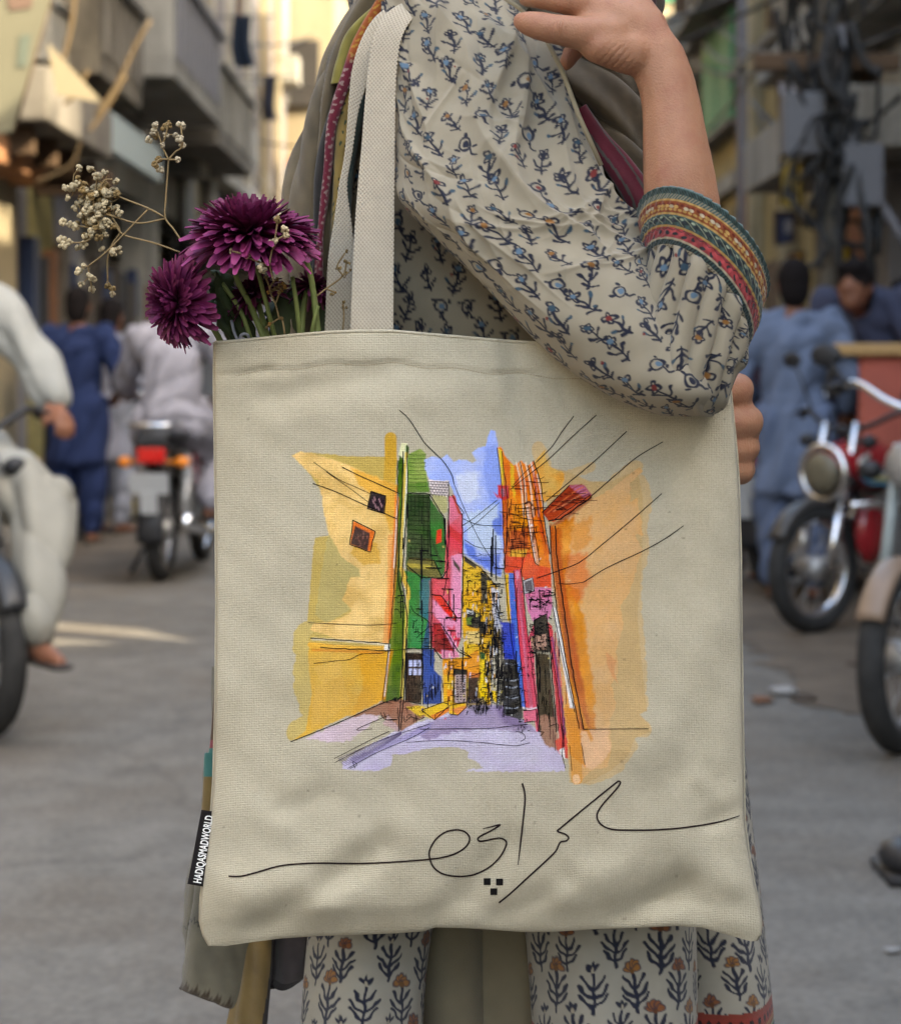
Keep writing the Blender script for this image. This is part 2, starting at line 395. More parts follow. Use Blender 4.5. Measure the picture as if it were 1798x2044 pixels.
# ---- body: one continuous surface (torso, head, legs, arms, both hands)
E = []
E += chain([W(960, 60, 1.68), W(955, 500, 1.69), W(965, 1000, 1.70), W(975, 1350, 1.70)], [(.09, .05, .06), (.10, .055, .08), (.10, .05, .08), (.12, .06, .08)])
E += chain([W(960, 60, 1.66), W(1010, -160, 1.66)], [.05, .045])
E += [(W(1040, -420, 1.66), np.array([.085, .08, .115])), (W(1140, -400, 1.65), np.array([.02, .012, .022]))]
for sx in (905, 1045):
    E += chain([W(sx, 1400, 1.68), W(sx-5, 2300, 1.69), (W(sx-5, 2300, 1.69)*[1, 1, 0]+[0, 0, .07])], [.05, .04, .035])
    b0 = W(sx-5, 2300, 1.69)*[1, 1, 0]; E += chain([b0+[0, 0, .04], b0+[.13, -.05, .03]], [.04, .03])
# right arm: shoulder, elbow inside the sleeve, bare forearm, wrist
E += chain([W(890, 90, 1.60), W(1060, 420, 1.525), W(1200, 600, 1.485), W(1345, 735, 1.46)], [.03, .03, .028, .026])
fa = [(1375, 700, 1.46, 50), (1372, 560, 1.455, 66), (1362, 420, 1.445, 77), (1356, 360, 1.445, 73), (1348, 290, 1.447, 66), (1341, 220, 1.45, 60), (1330, 165, 1.452, 57), (1312, 118, 1.455, 57), (1285, 82, 1.457, 55)]
E += chain([W(x, y, d) for x, y, d, r in fa], [(u(r), u(r)*.8, u(r)) for *_, r in fa], .2)
# palm and heel of the hand
E += chain([W(1285, 82, 1.457), W(1240, 55, 1.455), W(1190, 30, 1.455)], [(u(58), .016, u(58)), (u(60), .016, u(58)), (u(55), .014, u(48))], .25)
E += chain([W(1275, 60, 1.46), W(1215, -20, 1.47), W(1170, -60, 1.475)], [(u(60), .015, u(56)), (u(58), .014, u(52)), (u(50), .012, u(44))], .25)
E += chain([W(1255, 105, 1.448), W(1195, 92, 1.440)], [(u(48), .015, u(44)), (u(38), .014, u(34))], .25)
# thumb lying along the strap
th = [(1215, 72, 1.446, 42), (1160, 66, 1.437, 34), (1110, 58, 1.432, 30), (1080, 52, 1.432, 29), (1055, 46, 1.434, 25), (1040, 42, 1.437, 18)]
E += chain([W(x, y, d) for x, y, d, r in th], [u(r) for *_, r in th], .2)
# four fingers curled over the shoulder, unequal
for pts in ([(1185, 12, 1.455, 30), (1120, 0, 1.445, 27), (1075, -6, 1.45, 23), (1050, -4, 1.465, 18)],
            [(1190, -30, 1.465, 30), (1115, -48, 1.45, 28), (1055, -52, 1.455, 25), (1022, -44, 1.472, 19)],
            [(1190, -70, 1.47, 29), (1120, -96, 1.455, 27), (1060, -100, 1.46, 24), (1030, -90, 1.478, 18)],
            [(1200, 50, 1.475, 26), (1165, 82, 1.482, 23), (1142, 104, 1.480, 20), (1130, 126, 1.477, 16)]):
    E += chain([W(x, y, d) for x, y, d, r in pts], [u(r) for *_, r in pts], .2)
# left arm passes behind the bag; its fist grips the bag's right edge
E += chain([W(1130, 150, 1.74), W(1330, 560, 1.76), W(1378, 800, 1.65), W(1420, 850, 1.575)], [.05, .040, .030, .027])
for k, (y, xk, r) in enumerate(((776, 1472, 36), (840, 1490, 37), (891, 1489, 31), (936, 1480, 30))):
    E += chain([W(1405, y-2, 1.56), W(1452, y-4, 1.575), W(xk, y+1, 1.556), W(xk-2, y+5, 1.535), W(xk-30, y+8, 1.525), W(xk-62, y+9, 1.522)], [u(r*.9), u(r), u(r), u(r*.97), u(r*.9), u(r*.75)], .2)
creases(M_skin, [(W(1222, 132, 1.437), .75, .020, 75), (W(1110, 58, 1.425), .1, .008, 140), (W(1492, 842, 1.53), 0., .010, 130), (W(1488, 893, 1.53), 0., .009, 130)])
E = [(c, r) for c, r in E]
E += chain([W(1462, 785, 1.553), W(1484, 845, 1.55), W(1482, 893, 1.55), W(1474, 932, 1.553)], [u(30), u(34), u(32), u(28)], .2)
blob('body', E, .0026, 5, M_skin, woman)
# fingernail on the thumb
# ---- upper sleeve
def ridge(x): return np.exp(-1.2*np.abs(x)**1.25)
gN = np.random.default_rng(5)
FINE = [(gN.uniform(-.10, .10), gN.uniform(.01, .30), gN.choice([1.35, 1.75, .9, 2.2, .4])+gN.normal()*.22, gN.uniform(.02, .055), gN.uniform(.0016, .0036), gN.uniform(.0010, .0028)*gN.choice([1, 1, -1])) for _ in range(64)]
FINE += [(gN.uniform(.02, .10), gN.uniform(.20, .29), gN.normal()*.35-.3, gN.uniform(.03, .06), gN.uniform(.002, .004), gN.uniform(.002, .004)) for _ in range(12)]
def sleeve_disp(S, T, P):
    f = 0
    for s0, sl, wd, a, t0, t1 in ((.050, .10, .010, .007, .01, .30), (.020, .16, .008, .005, .05, .26), (-.015, .10, .010, .005, .03, .24), (-.05, .02, .010, .006, .02, .20),
                                  (.038, -.10, .006, .0045, .08, .22), (-.03, .22, .007, .004, .12, .30), (.075, -.05, .006, .005, .06, .22), (-.075, .12, .009, .006, .10, .30), (.0, -.12, .006, .003, .16, .3),
                                  (.01, -.30, .0065, .0045, .0, .12), (.06, -.35, .006, .005, .02, .16), (.085, -.42, .006, .004, .06, .2), (.055, .3, .006, .004, .19, .30), (-.005, .35, .006, .0045, .18, .3), (-.05, .4, .006, .004, .2, .3)):
        win = np.clip((T-t0)/.05, 0, 1)*np.clip((t1-T)/.05, 0, 1)
        f = f+1.7*a*win*ridge((S-s0-sl*T-.006*np.sin(T*40+s0*90))/wd)
    for s0, t0, an, L, wd, a in FINE:
        ca, sa = math.cos(an), math.sin(an); du = (S-s0)*ca+(T-t0)*sa; dv = -(S-s0)*sa+(T-t0)*ca+4*du*du; f = f+a*np.exp(-np.abs(dv/wd)**1.3)*np.clip(1.5-1.5*np.abs(du)/L, 0, 1)
    f = f+.0012*np.sin(S*150+T*60+2*np.sin(T*50))+.001*np.sin(S*90-T*110+1)
    return f*(np.sin(np.clip(P, 0, math.pi))**.3)*.85
def UR(*r): return r
ua = [((735, -70), (960, -75), 1.57, .035), ((764, 18), (1005, 8), 1.555, .045), ((776, 130), (1100, 92), 1.545, .055), ((782, 260), (1150, 215), 1.53, .06), ((786, 345), (1188, 312), 1.515, .062),
      ((806, 412), (1232, 405), 1.50, .062), ((888, 492), (1270, 466), 1.488, .06), ((975, 580), (1300, 508), 1.475, .057), ((1062, 672), (1318, 556), 1.463, .054), ((1150, 748), (1362, 622), 1.455, .05),
      ((1236, 800), (1420, 700), 1.45, .047), ((1308, 824), (1452, 768), 1.448, .04), ((1368, 832), (1438, 815), 1.452, .02)]
LF = loft(ua, 470, 330, 60, .9, sleeve_disp)
cS = PR1.sample(*handmade(LF[1]+.12*LF[2], LF[2]))
loft_obj('sleeve', LF, M_print, woman, cS)
# ---- forearm part of the sleeve, pleated
def pleat(S, T, P):
    a = np.clip((T)/.05, 0, 1)*np.clip((.135-T)/.02, .3, 1)
    q = P*7.5+1.2*np.sin(T*22)
    return .0065*a*(np.abs(np.sin(q))**.7-.5)*np.sin(np.clip(P, 0, math.pi))**.4+.001*np.sin(S*140+T*90)
fs = [((1335, 824), (1425, 831), 1.452, .02), ((1290, 790), (1452, 800), 1.452, .04), ((1268, 740), (1470, 745), 1.454, .048, (6, -8)), ((1262, 680), (1484, 728), 1.456, .05, (14, -24)), ((1272, 615), (1489, 704), 1.456, .05, (22, -46)), ((1290, 540), (1488, 690), 1.455, .05, (26, -62)), ((1296, 510), (1483, 686), 1.455, .047, (26, -66))]
LF = loft(fs, 220, 230, 40, .9, pleat)
loft_obj('forearm_sleeve', LF, M_print, woman, PR1.sample(*handmade(LF[1]+.03, LF[2]+.2)))
# ---- embroidered cuff
c = Canvas(.34, .075, .0003, lin((52, 70, 70), KB), -.17, -.005)
TE, GO, OR, PK, CR_, DK = lin((66, 92, 88), KB), lin((190, 150, 84), KB), lin((150, 74, 34), KB), lin((166, 62, 66), KB), lin((205, 190, 160), KB), lin((30, 40, 46), KB)
bands = [(.0, .004, CR_*.7), (.004, .010, DK), (.010, .0125, CR_*.8), (.0125, .0235, PK), (.0235, .026, GO), (.026, .038, TE*.8), (.038, .0405, GO), (.0405, .0535, OR), (.0535, .0555, GO*1.1), (.0555, .075, TE)]
for t0, t1, cc in bands: c.stroke([(-.2, (t0+t1)/2), (.2, (t0+t1)/2)], t1-t0, cc)
ge = np.random.default_rng(3)
for x in np.arange(-.17, .17, .0075):
    a_ = ge.uniform(-.9, .9); c.ell(x, .018+ge.normal()*.0012, .0048, .0030, a_, PK*1.4 if ge.random() < .6 else PK*.8); c.ell(x+.0034, .0165+ge.normal()*.002, .0026, .0016, a_+1.2, DK); c.stroke([(x-.004, .0225), (x, .020), (x+.003, .0225)], .0007, DK*1.2)
for x in np.arange(-.17, .17, .0092):
    c.ell(x, .033, .0050, .0026, .5+ge.normal()*.2, DK); c.ell(x+.0046, .0295, .0036, .0018, -.6+ge.normal()*.2, DK*1.3); c.stroke([(x-.003, .0365), (x+.002, .0322), (x+.006, .0275)], .0008, lin((150, 156, 128), KB)); c.ell(x+.0042, .0345, .0016, .0012, 0, lin((156, 164, 136), KB))
for x in np.arange(-.17, .17, .0040):
    c.ell(x, .0440, .0016, .0016, 0, GO*1.15); c.ell(x+.002, .0500, .0015, .0015, 0, lin((120, 40, 24), KB))
    if ge.random() < .7: c.ell(x+.001, .0475, .0019, .0019, 0, CR_*1.05 if ge.random() < .6 else GO*1.25)
for x in np.arange(-.17, .17, .0024):
    c.stroke([(x, .056), (x+.0022, .060)], .0009, CR_*.55); c.stroke([(x, .065), (x+.0022, .061)], .0009, DK); c.stroke([(x, .001), (x+.001, .003)], .0007, DK); c.stroke([(x, .0045), (x+.002, .0095)], .0008, TE)
def cuffd(S, T, P):
    r = .0007*np.abs(np.sin(T/.0065*math.pi*.5))+.0004*np.sin(S*900)*np.sin(T*700)
    return r+.0015
cf = [((1298, 514), (1483, 692), 1.455, .047, (26, -66)), ((1290, 475), (1505, 655), 1.452, .049, (30, -70)), ((1284, 432), (1518, 606), 1.45, .05, (34, -76)), ((1281, 402), (1527, 588), 1.448, .05, (36, -80))]
LF = loft(cf, 150, 260, 60, 1.0, cuffd)
# rounded, turned-in rim
Tt = LF[2]/LF[2].max()*.066
cu = loft_obj('embroidered_cuff', LF, mat('embroidery', attr=True, rough=.7, var=.1, vs_=200, bump=.5, bs=900, sheen=.2), woman, c.sample(LF[1], Tt), cap=False)
so = cu.modifiers.new('solid', 'SOLIDIFY'); so.thickness = .004; so.offset = -1
blob('sleeve', chain([W(1130, 150, 1.735), W(1330, 560, 1.755), W(1365, 720, 1.70), W(1375, 780, 1.66)], [.07, .055, .038, .033]), .006, 4, M_print, woman, True, lambda P: .004*np.sin(P[:, 2]*90+P[:, 0]*60+2*np.sin(P[:, 1]*50)), lambda P: PR1.sample(np.mod(P[:, 0], .4)-.2, np.mod(P[:, 2], .44)))
# ---- torso of the kurta (shaded side seen under the strap)
def torso_d(S, T, P): return .004*np.sin(S*40+T*30+2*np.sin(T*15))+.003*np.sin(T*90-S*30)
to = [((735, -120), (1235, -120), 1.66, .07), ((690, 30), (1270, 30), 1.66, .085), ((655, 250), (1285, 250), 1.66, .09), ((630, 480), (1290, 500), 1.66, .09), ((615, 760), (1300, 760), 1.66, .085), ((590, 1100), (1380, 1100), 1.67, .075), ((575, 1450), (1440, 1450), 1.68, .07)]
LF = loft(to, 330, 300, 40, .8, torso_d)
loft_obj('kurta', LF, M_print, woman, PR1.sample(np.mod(LF[1]*.95+.2, .4)-.2, np.mod(LF[2]*.95, .44)))
# neck edge of the kurta under the hand: piped placket following the sleeve's upper outline
mb = MB(); mb.tube(W(*np.array([(985, -20, 1.50), (1040, 18, 1.482), (1085, 68, 1.47), (1122, 140, 1.462), (1155, 230, 1.46), (1200, 330, 1.462)]).T), [.0017]*6, 8)
mb.build('neckline_piping', mat('piping', lin((176, 164, 136), KB), weave=500, rough=.9), woman)
# ---- skirt panels, trousers
def fold_d(a, k, ph): return lambda S, T, P: a*np.sin(S*k+ph+1.5*np.sin(T*9))*np.sin(np.clip(P, 0, math.pi))
for nm, rr, dd, so_, pc in (('kurta_panel', [((690, 1350), (1000, 1350), 1.60, .05), ((640, 1700), (900, 1700), 1.60, .06), ((614, 1870), (861, 1870), 1.60, .06), ((600, 2050), (844, 2050), 1.60, .065), ((590, 2330), (835, 2330), 1.60, .07)], fold_d(.003, 85, 1), .0, 0),
                        ('kurta_panel', [((980, 1350), (1330, 1350), 1.61, .05), ((1030, 1700), (1382, 1700), 1.61, .06), ((1048, 1860), (1390, 1855), 1.61, .06), ((1062, 2050), (1393, 2050), 1.61, .065), ((1075, 2330), (1400, 2330), 1.61, .07)], fold_d(.0045, 80, 2), .016, 0),
                        ('kurta_panel', [((1150, 1150), (1455, 1150), 1.68, .04), ((1250, 1400), (1478, 1400), 1.68, .045), ((1300, 1600), (1497, 1600), 1.68, .05), ((1330, 1860), (1527, 1860), 1.68, .05), ((1345, 2050), (1546, 2050), 1.68, .05), ((1350, 2330), (1570, 2330), 1.68, .055)], fold_d(.004, 70, 0), .01, 1)):
    LF = loft(rr, 330, 210, 24, .75, dd)
    cc = PR2.sample(*(lambda q: (np.mod(q[0]+so_+.24, .48)-.24, np.mod(q[1]+so_*.7, .48)))(handmade(LF[1], LF[2])))
    if pc:   # printed border along the hem
        y = CZ-LF[0][..., 2]; yy = HY+y*FU/1.68; t = yy-1988+(LF[1]*120)
        cb = Canvas(.30, 120, .8, CLOTH, -.15, 0); cb.res = 1
        band = np.zeros(t.shape+(3,)); 
        stripes = [(0, 10, lin((140, 60, 44), KB)), (10, 34, lin((150, 58, 46), KB)), (34, 40, lin((160, 120, 70), KB)), (40, 46, lin((140, 60, 44), KB)), (46, 52, lin((150, 160, 130), KB)), (52, 110, lin((36, 70, 58), KB)), (110, 118, lin((150, 58, 46), KB)), (118, 400, CLOTH)]
        for a0, a1, k in stripes: band[(t >= a0) & (t < a1)] = k
        dots = ((np.mod(LF[1], .0085)-.00425)**2/.0021**2+((t-22)/7)**2) < 1; band[dots] = lin((30, 24, 26), KB)
        fl = ((np.mod(LF[1], .014)-.007)**2/.0048**2+((t-82)/16)**2) < 1; band[fl] = lin((186, 140, 50), KB)
        cc = np.where((t >= 0)[..., None], band, cc)
    else:
        y = CZ-LF[0][..., 2]; yy = HY+y*FU/1.6; e = (yy > 2034)[..., None]; cc = np.where(e, lin((150, 58, 46), KB), cc)
    loft_obj(nm, LF, M_print, woman, cc)
for sx in (905, 1040):
    LF = loft([((sx-120, 1400), (sx+110, 1400), 1.70, .075), ((sx-120, 1800), (sx+110, 1800), 1.70, .08), ((sx-120, 2400), (sx+105, 2400), 1.70, .08), ((sx-80, 3200), (sx+70, 3200), 1.70, .065), ((sx-60, 3480), (sx+50, 3480), 1.70, .05)], 160, 70, 40, .9, fold_d(.007, 55, sx))
    loft_obj('trouser_leg', LF, mat('olive_cotton', lin((142, 131, 106), KB), rough=.9, weave=420, bump=.2, bs=300, sheen=.1), woman)
# ---- shawl: draped lengths of thin grey cloth with an embroidered border
M_shawl = mat('shawl_cloth', attr=True, rough=.9, var=.12, vs_=90, weave=380, bump=.3, bs=350, sheen=.2)
GY, OL, BU, YL, GR, MV = lin((112, 98, 74), KB), lin((112, 104, 62), KB), lin((120, 30, 52), KB), lin((160, 134, 74), KB), lin((58, 72, 66), KB), lin((86, 76, 74), KB)
def wavy(a, k, ph, j=20): return lambda S, T, P: a*np.sin(S*k+ph+2.2*np.sin(T*j+ph))+a*.4*np.sin(S*k*2.3-T*30)
def drape(name, rr, base, n=160, mf=90, dsp=None, col=None, p=.8):
    LF = loft(rr, n, mf, 20, p, dsp)
    nz = sinoise(LF[0]*[1, 1, .35], 120, len(name))[..., None]
    n3 = sinoise(LF[0]*[1, 1, .5], 420, len(name)+1)[..., None]; cc = np.broadcast_to(base, LF[0].shape)*(1+.14*nz+.15*n3)
    if col is not None: cc = col(LF[1], LF[2], cc)
    return loft_obj(name, LF, M_shawl, woman, cc)
drape('shawl', [((742, -60), (880, -60), 1.60, .02), ((700, 28), (820, 20), 1.60, .022), ((648, 130), (770, 110), 1.60, .026), ((612, 230), (730, 220), 1.60, .028), ((583, 330), (700, 330), 1.60, .03), ((566, 420), (690, 430), 1.60, .03), ((556, 600), (680, 600), 1.60, .03), ((545, 800), (650, 800), 1.61, .03), ((520, 1100), (640, 1100), 1.62, .03), ((470, 1400), (620, 1400), 1.63, .03)], GY, 220, 110, lambda S, T, P: .007*(np.abs(np.sin(S*62+T*9+1.2*np.sin(T*16)))**.6-.5)+.0025*np.sin(S*170-T*60))
drape('shawl_fold', [((735, -20), (800, -40), 1.565, .006), ((668, 92), (725, 78), 1.57, .008), ((640, 190), (672, 172), 1.57, .008), ((628, 290), (652, 272), 1.572, .007), ((600, 380), (645, 372), 1.575, .007), ((585, 470), (636, 470), 1.577, .006)], GY*.92, 110, 40, wavy(.002, 150, 2))
def embroid(S, T, c):
    top = np.clip((.055-T)/.01, 0, 1)[..., None]
    b = BU*(1-top)+lin((176, 92, 40), KB)*top
    d1 = np.hypot(np.mod(S+.0011*np.sin(T*330)+.0006*np.sin(T*910), .0060)-.003, np.mod(T+np.floor((S)/.006)*.003+.0007*np.sin(T*510), .0058)-.0029)+.0006*np.sin(T*1300+S*900)
    b = np.where((d1 < .0014)[..., None], lin((168, 140, 134), KB)*(1-top)+lin((200, 150, 60), KB)*top, b)
    return np.where((np.abs(S) > .0068)[..., None], c*.4+lin((60, 30, 34), KB)*.6, b)
drape('shawl_border', [((752, 2), (785, -10), 1.545, .004), ((708, 82), (735, 76), 1.548, .004), ((684, 150), (708, 148), 1.55, .004), ((664, 205), (686, 206), 1.552, .004), ((650, 260), (668, 262), 1.553, .004), ((641, 340), (660, 342), 1.555, .004), ((634, 400), (654, 402), 1.556, .004), ((628, 470), (646, 472), 1.558, .004), ((622, 600), (642, 600), 1.56, .004)], BU, 240, 40, wavy(.0012, 260, 1), embroid)
drape('shawl_fold', [((775, -10), (830, -30), 1.552, .005), ((700, 60), (740, 48), 1.555, .005), ((676, 120), (700, 112), 1.556, .005), ((662, 168), (690, 162), 1.558, .005)], lin((150, 140, 66), KB), 70, 30, wavy(.0015, 200, 1))
drape('shawl_fold', [((708, 110), (735, 112), 1.558, .005), ((690, 190), (716, 195), 1.558, .005), ((672, 280), (700, 285), 1.559, .006), ((662, 360), (690, 360), 1.56, .006), ((654, 470), (682, 470), 1.562, .006), ((645, 640), (668, 640), 1.565, .006)], YL, 150, 40, wavy(.002, 180, 2), lambda S, T, c: np.where((np.sin(S*900+3*np.sin(T*160))*np.sin(T*420+2*np.sin(S*500)) > .72)[..., None], lin((60, 74, 52), KB), c*(1+.12*np.sin(T*230)[..., None])))
drape('shawl_fold', [((700, 130), (716, 128), 1.556, .004), ((660, 235), (678, 232), 1.557, .005), ((638, 320), (652, 320), 1.56, .005), ((626, 420), (641, 420), 1.561, .005), ((614, 600), (630, 600), 1.563, .005)], lin((44, 40, 38), KB), 110, 30, wavy(.002, 210, 1))  # dark strip: shade of the gap beside the border put into colour
drape('shawl_fold', [((705, 190), (728, 190), 1.556, .004), ((690, 300), (708, 300), 1.557, .005), ((683, 420), (702, 420), 1.558, .005), ((678, 640), (700, 640), 1.56, .005)], GR, 110, 30, wavy(.0022, 200, 0))
# right side, between the arms
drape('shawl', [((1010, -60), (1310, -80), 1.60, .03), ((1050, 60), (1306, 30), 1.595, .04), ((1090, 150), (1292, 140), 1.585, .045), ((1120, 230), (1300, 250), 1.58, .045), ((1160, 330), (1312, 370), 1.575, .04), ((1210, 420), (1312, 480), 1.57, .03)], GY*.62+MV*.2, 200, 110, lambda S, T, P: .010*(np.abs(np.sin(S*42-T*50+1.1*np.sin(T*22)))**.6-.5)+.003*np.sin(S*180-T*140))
drape('shawl_border', [((1148, 222), (1172, 205), 1.53, .005), ((1185, 290), (1215, 262), 1.528, .006), ((1215, 345), (1262, 312), 1.526, .006), ((1240, 400), (1305, 372), 1.526, .006), ((1258, 450), (1318, 430), 1.528, .006)], BU*.8, 120, 50, wavy(.0018, 170, 1), lambda S, T, c: np.where(((np.abs(np.mod(S, .011)-.0055) < .0009) | (np.abs(S) > .0105))[..., None], lin((90, 84, 80), KB), c))
drape('shawl_fold', [((1268, -50), (1310, -60), 1.56, .01), ((1272, 0), (1305, -4), 1.56, .01), ((1280, 30), (1303, 34), 1.56, .008)], lin((70, 34, 40), KB), 50, 30, wavy(.002, 300, 1))
# lower ends of the shawl, left of the skirt
def stain(S, T, c):
    e = np.clip((T-T.max()+.012+.003*np.sin(S*700)+.002*np.sin(S*1900))/.005, 0, 1)[..., None]
    ln = (np.abs(T-T.max()*.72+.003*np.sin(S*300)+.0016*np.sin(S*1400)+.18*S) < .0011)[..., None]
    return np.where(ln, c*.35, c*(1-e)+lin((74, 58, 36), KB)*e)
drape('shawl_end', [((430, 1330), (470, 1330), 1.62, .008), ((416, 1500), (500, 1500), 1.62, .012), ((400, 1620), (560, 1620), 1.62, .016), ((374, 1780), (600, 1780), 1.62, .018), ((366, 1880), (540, 1895), 1.62, .018), ((362, 1960), (500, 2012), 1.62, .014), ((364, 1974), (470, 2010), 1.62, .008)], lin((124, 117, 98), KB), 220, 130, lambda S, T, P: .0045*(np.abs(np.sin(S*40+T*8+.7*np.sin(T*15)))**.6-.5)+.0007*np.sin(S*230-T*50), stain)
drape('shawl_end', [((440, 1330), (500, 1330), 1.615, .006), ((480, 1700), (560, 1700), 1.612, .01), ((482, 1880), (545, 1880), 1.61, .012), ((474, 1960), (538, 1960), 1.61, .012), ((455, 2050), (530, 2050), 1.61, .012), ((445, 2150), (525, 2150), 1.61, .012)], lin((136, 112, 66), KB), 200, 70, wavy(.003, 150, 2, 10), lambda S, T, c: np.where((np.abs(S-.006-.5*(T-.16)*.25) < .0014)[..., None], lin((44, 34, 30), KB), np.where((S > .0095)[..., None], lin((52, 44, 40), KB), c)))
drape('shawl_end', [((540, 1600), (640, 1600), 1.63, .01), ((530, 1840), (625, 1840), 1.628, .014), ((528, 1900), (618, 1900), 1.627, .014), ((532, 1950), (610, 1945), 1.626, .012), ((540, 1975), (585, 1968), 1.626, .006)], lin((92, 84, 86), KB), 130, 70, wavy(.003, 150, 3, 14), lambda S, T, c: np.where((T > T.max()-.008)[..., None], lin((40, 30, 32), KB), np.where((np.abs(S+.012-.02*np.sin(T*40)) < .0012)[..., None], c*.3, c)))
def teal_c(S, T, c):
    return np.where((T < .06)[..., None], lin((92, 66, 40), KB), np.where((T < .066)[..., None], lin((150, 66, 74), KB), np.where((T < .09)[..., None], np.where((np.abs(S-.002) < .0012)[..., None], lin((24, 36, 40), KB), lin((70, 128, 120), KB)), lin((138, 114, 66), KB))))
drape('shawl_border', [((431, 1322), (440, 1322), 1.60, .003), ((424, 1420), (436, 1420), 1.60, .003), ((417, 1498), (440, 1498), 1.60, .004), ((408, 1506), (440, 1506), 1.60, .004), ((406, 1555), (440, 1555), 1.60, .004), ((402, 1625), (436, 1625), 1.60, .004)], GY, 120, 40, None, teal_c)
# hair and scarf over the head (above the frame)
blob('head_scarf', [(W(1030, -430, 1.67), np.array([.10, .095, .125]))]+chain([W(1000, -300, 1.68), W(960, -90, 1.67)], [(.09, .08, .07), (.12, .08, .05)]), .006, 4, mat('scarf', GY*.9, weave=380, rough=.9), woman)
blob('slipper', chain([W(900, 2300, 1.69)*[1, 1, 0]+[0, 0, .025], W(900, 2300, 1.69)*[1, 1, 0]+[.15, -.05, .025]], [(.045, .045, .02)]*2)+chain([W(1040, 2300, 1.69)*[1, 1, 0]+[0, 0, .025], W(1040, 2300, 1.69)*[1, 1, 0]+[.15, -.05, .025]], [(.045, .045, .02)]*2), .006, 3, mat('leather', (.05, .03, .02), rough=.5), woman)

# ------------------------------------------------------------------ the tote bag
bag = thing('tote_bag', 'natural canvas tote bag with a colourful street painting and handwriting, hanging from the shoulder', 'tote bag', (W(960, 1880, 1.5)))
KB = .93
CANV = lin((193, 183, 160), KB)
TX = np.array([(428, 683), (470, 680), (520, 675), (600, 667), (660, 662), (720, 660), (785, 660), (860, 667), (920, 672), (985, 678), (1040, 682), (1084, 684), (1200, 698), (1300, 715), (1400, 735), (1455, 750)], float)
BX = np.array([(404, 1889), (440, 1889), (500, 1881), (560, 1874), (640, 1869), (700, 1867), (790, 1864), (845, 1860), (870, 1852), (920, 1853), (985, 1857), (1040, 1861), (1100, 1861), (1200, 1855), (1290, 1852), (1350, 1849), (1400, 1852), (1450, 1866), (1508, 1880), (1520, 1878)], float)
LX = np.array([(660, 428), (760, 427), (1000, 430), (1200, 432), (1400, 430), (1560, 426), (1640, 420), (1700, 412), (1750, 405), (1800, 399), (1840, 398), (1868, 404), (1890, 416)], float)
RX = np.array([(660, 1448), (760, 1456), (830, 1463), (900, 1470), (960, 1474), (1100, 1478), (1300, 1480), (1500, 1483), (1640, 1486), (1707, 1495), (1785, 1510), (1842, 1521), (1866, 1520), (1882, 1509)], float)
def fT(x): return np.interp(x, TX[:, 0], TX[:, 1])
def fB(x): return np.interp(x, BX[:, 0], BX[:, 1])
def fL(y): return np.interp(y, LX[:, 0], LX[:, 1])
def fR(y): return np.interp(y, RX[:, 0], RX[:, 1])
# soft folds in the canvas: x0,y0,x1,y1,width,height(m)
FOLD = [(470, 1790, 640, 1800, 60, .007), (520, 1862, 760, 1690, 34, -.006), (880, 1842, 1010, 1690, 34, -.004), (1000, 1840, 1130, 1760, 30, -.004), (640, 1810, 830, 1800, 60, .004), (1120, 1770, 1230, 1740, 40, .004), (1250, 1845, 1360, 1770, 34, -.008), (1360, 1790, 1420, 1840, 40, -.004), (1470, 1760, 1480, 1600, 34, .006), (1440, 1840, 1500, 1860, 30, .004),
        (1060, 1800, 1200, 1790, 50, .003), (430, 748, 540, 738, 9, -.0022), (440, 764, 620, 748, 18, .0010), (985, 690, 992, 800, 22, .0020), (1020, 690, 1060, 900, 22, -.002), (1250, 850, 1180, 1050, 70, -.004), (1420, 860, 1440, 1500, 50, .004), (1330, 900, 1420, 1200, 50, -.0025), (520, 800, 800, 730, 26, -.0018), (560, 840, 900, 780, 40, .0025), (430, 1000, 520, 1400, 60, -.003), (620, 1640, 800, 1600, 50, -.0025), (460, 1620, 560, 1640, 40, .003), (560, 1620, 640, 1590, 26, -.003), (1420, 1640, 1486, 1610, 20, -.004), (1400, 1560, 1486, 1640, 24, .003), (700, 700, 800, 705, 24, .0007), (1090, 742, 990, 746, 6, -.0012), (1300, 1500, 1420, 1250, 46, .0028), (1350, 1550, 1480, 1300, 40, -.0022)]
def bulge(x, y):
    l, r, t, b = fL(y), fR(y), fT(x), fB(x)
    s = np.clip((x-l)/(r-l), 0, 1); q = np.clip((y-t)/(b-t), 0, 1)
    e = np.clip(4*s*(1-s), 0, 1)**.42
    z = e*(.024*np.clip((1-q)*3.2, 0, 1)**.5*(.55+.45*q**.4)+.004)
    z = z+e*.006*np.exp(-((q-.86)/.10)**2)
    f = 0
    for x0, y0, x1, y1, wd, a in FOLD:
        dx, dy = x1-x0, y1-y0; k = np.clip(((x-x0)*dx+(y-y0)*dy)/(dx*dx+dy*dy), 0, 1)
        f = f+a*np.exp(-((x-x0-k*dx)**2+(y-y0-k*dy)**2)/(wd*wd))
    z = z+.85*f*(1+.45*np.clip((q-.8)/.08, 0, 1))*np.clip(e*1.6, 0, 1)*np.clip((1-q)*22, 0, 1)
    hem = y-t-63+3*np.sin(x*.05)
    z = z+.0011/(1+np.exp(np.clip(hem/1.6, -30, 30)))-.0007*np.exp(-(hem/2.5)**2)
    z = z+.0009*np.sin(x*.021+y*.013)*np.sin(y*.017-x*.009)+.0005*np.sin(x*.05-y*.021+2)*np.sin(y*.043)
    return z
def BAG(x, y, off=0): return W(x, y, 1.5-bulge(np.asarray(x, float), np.asarray(y, float))-off)
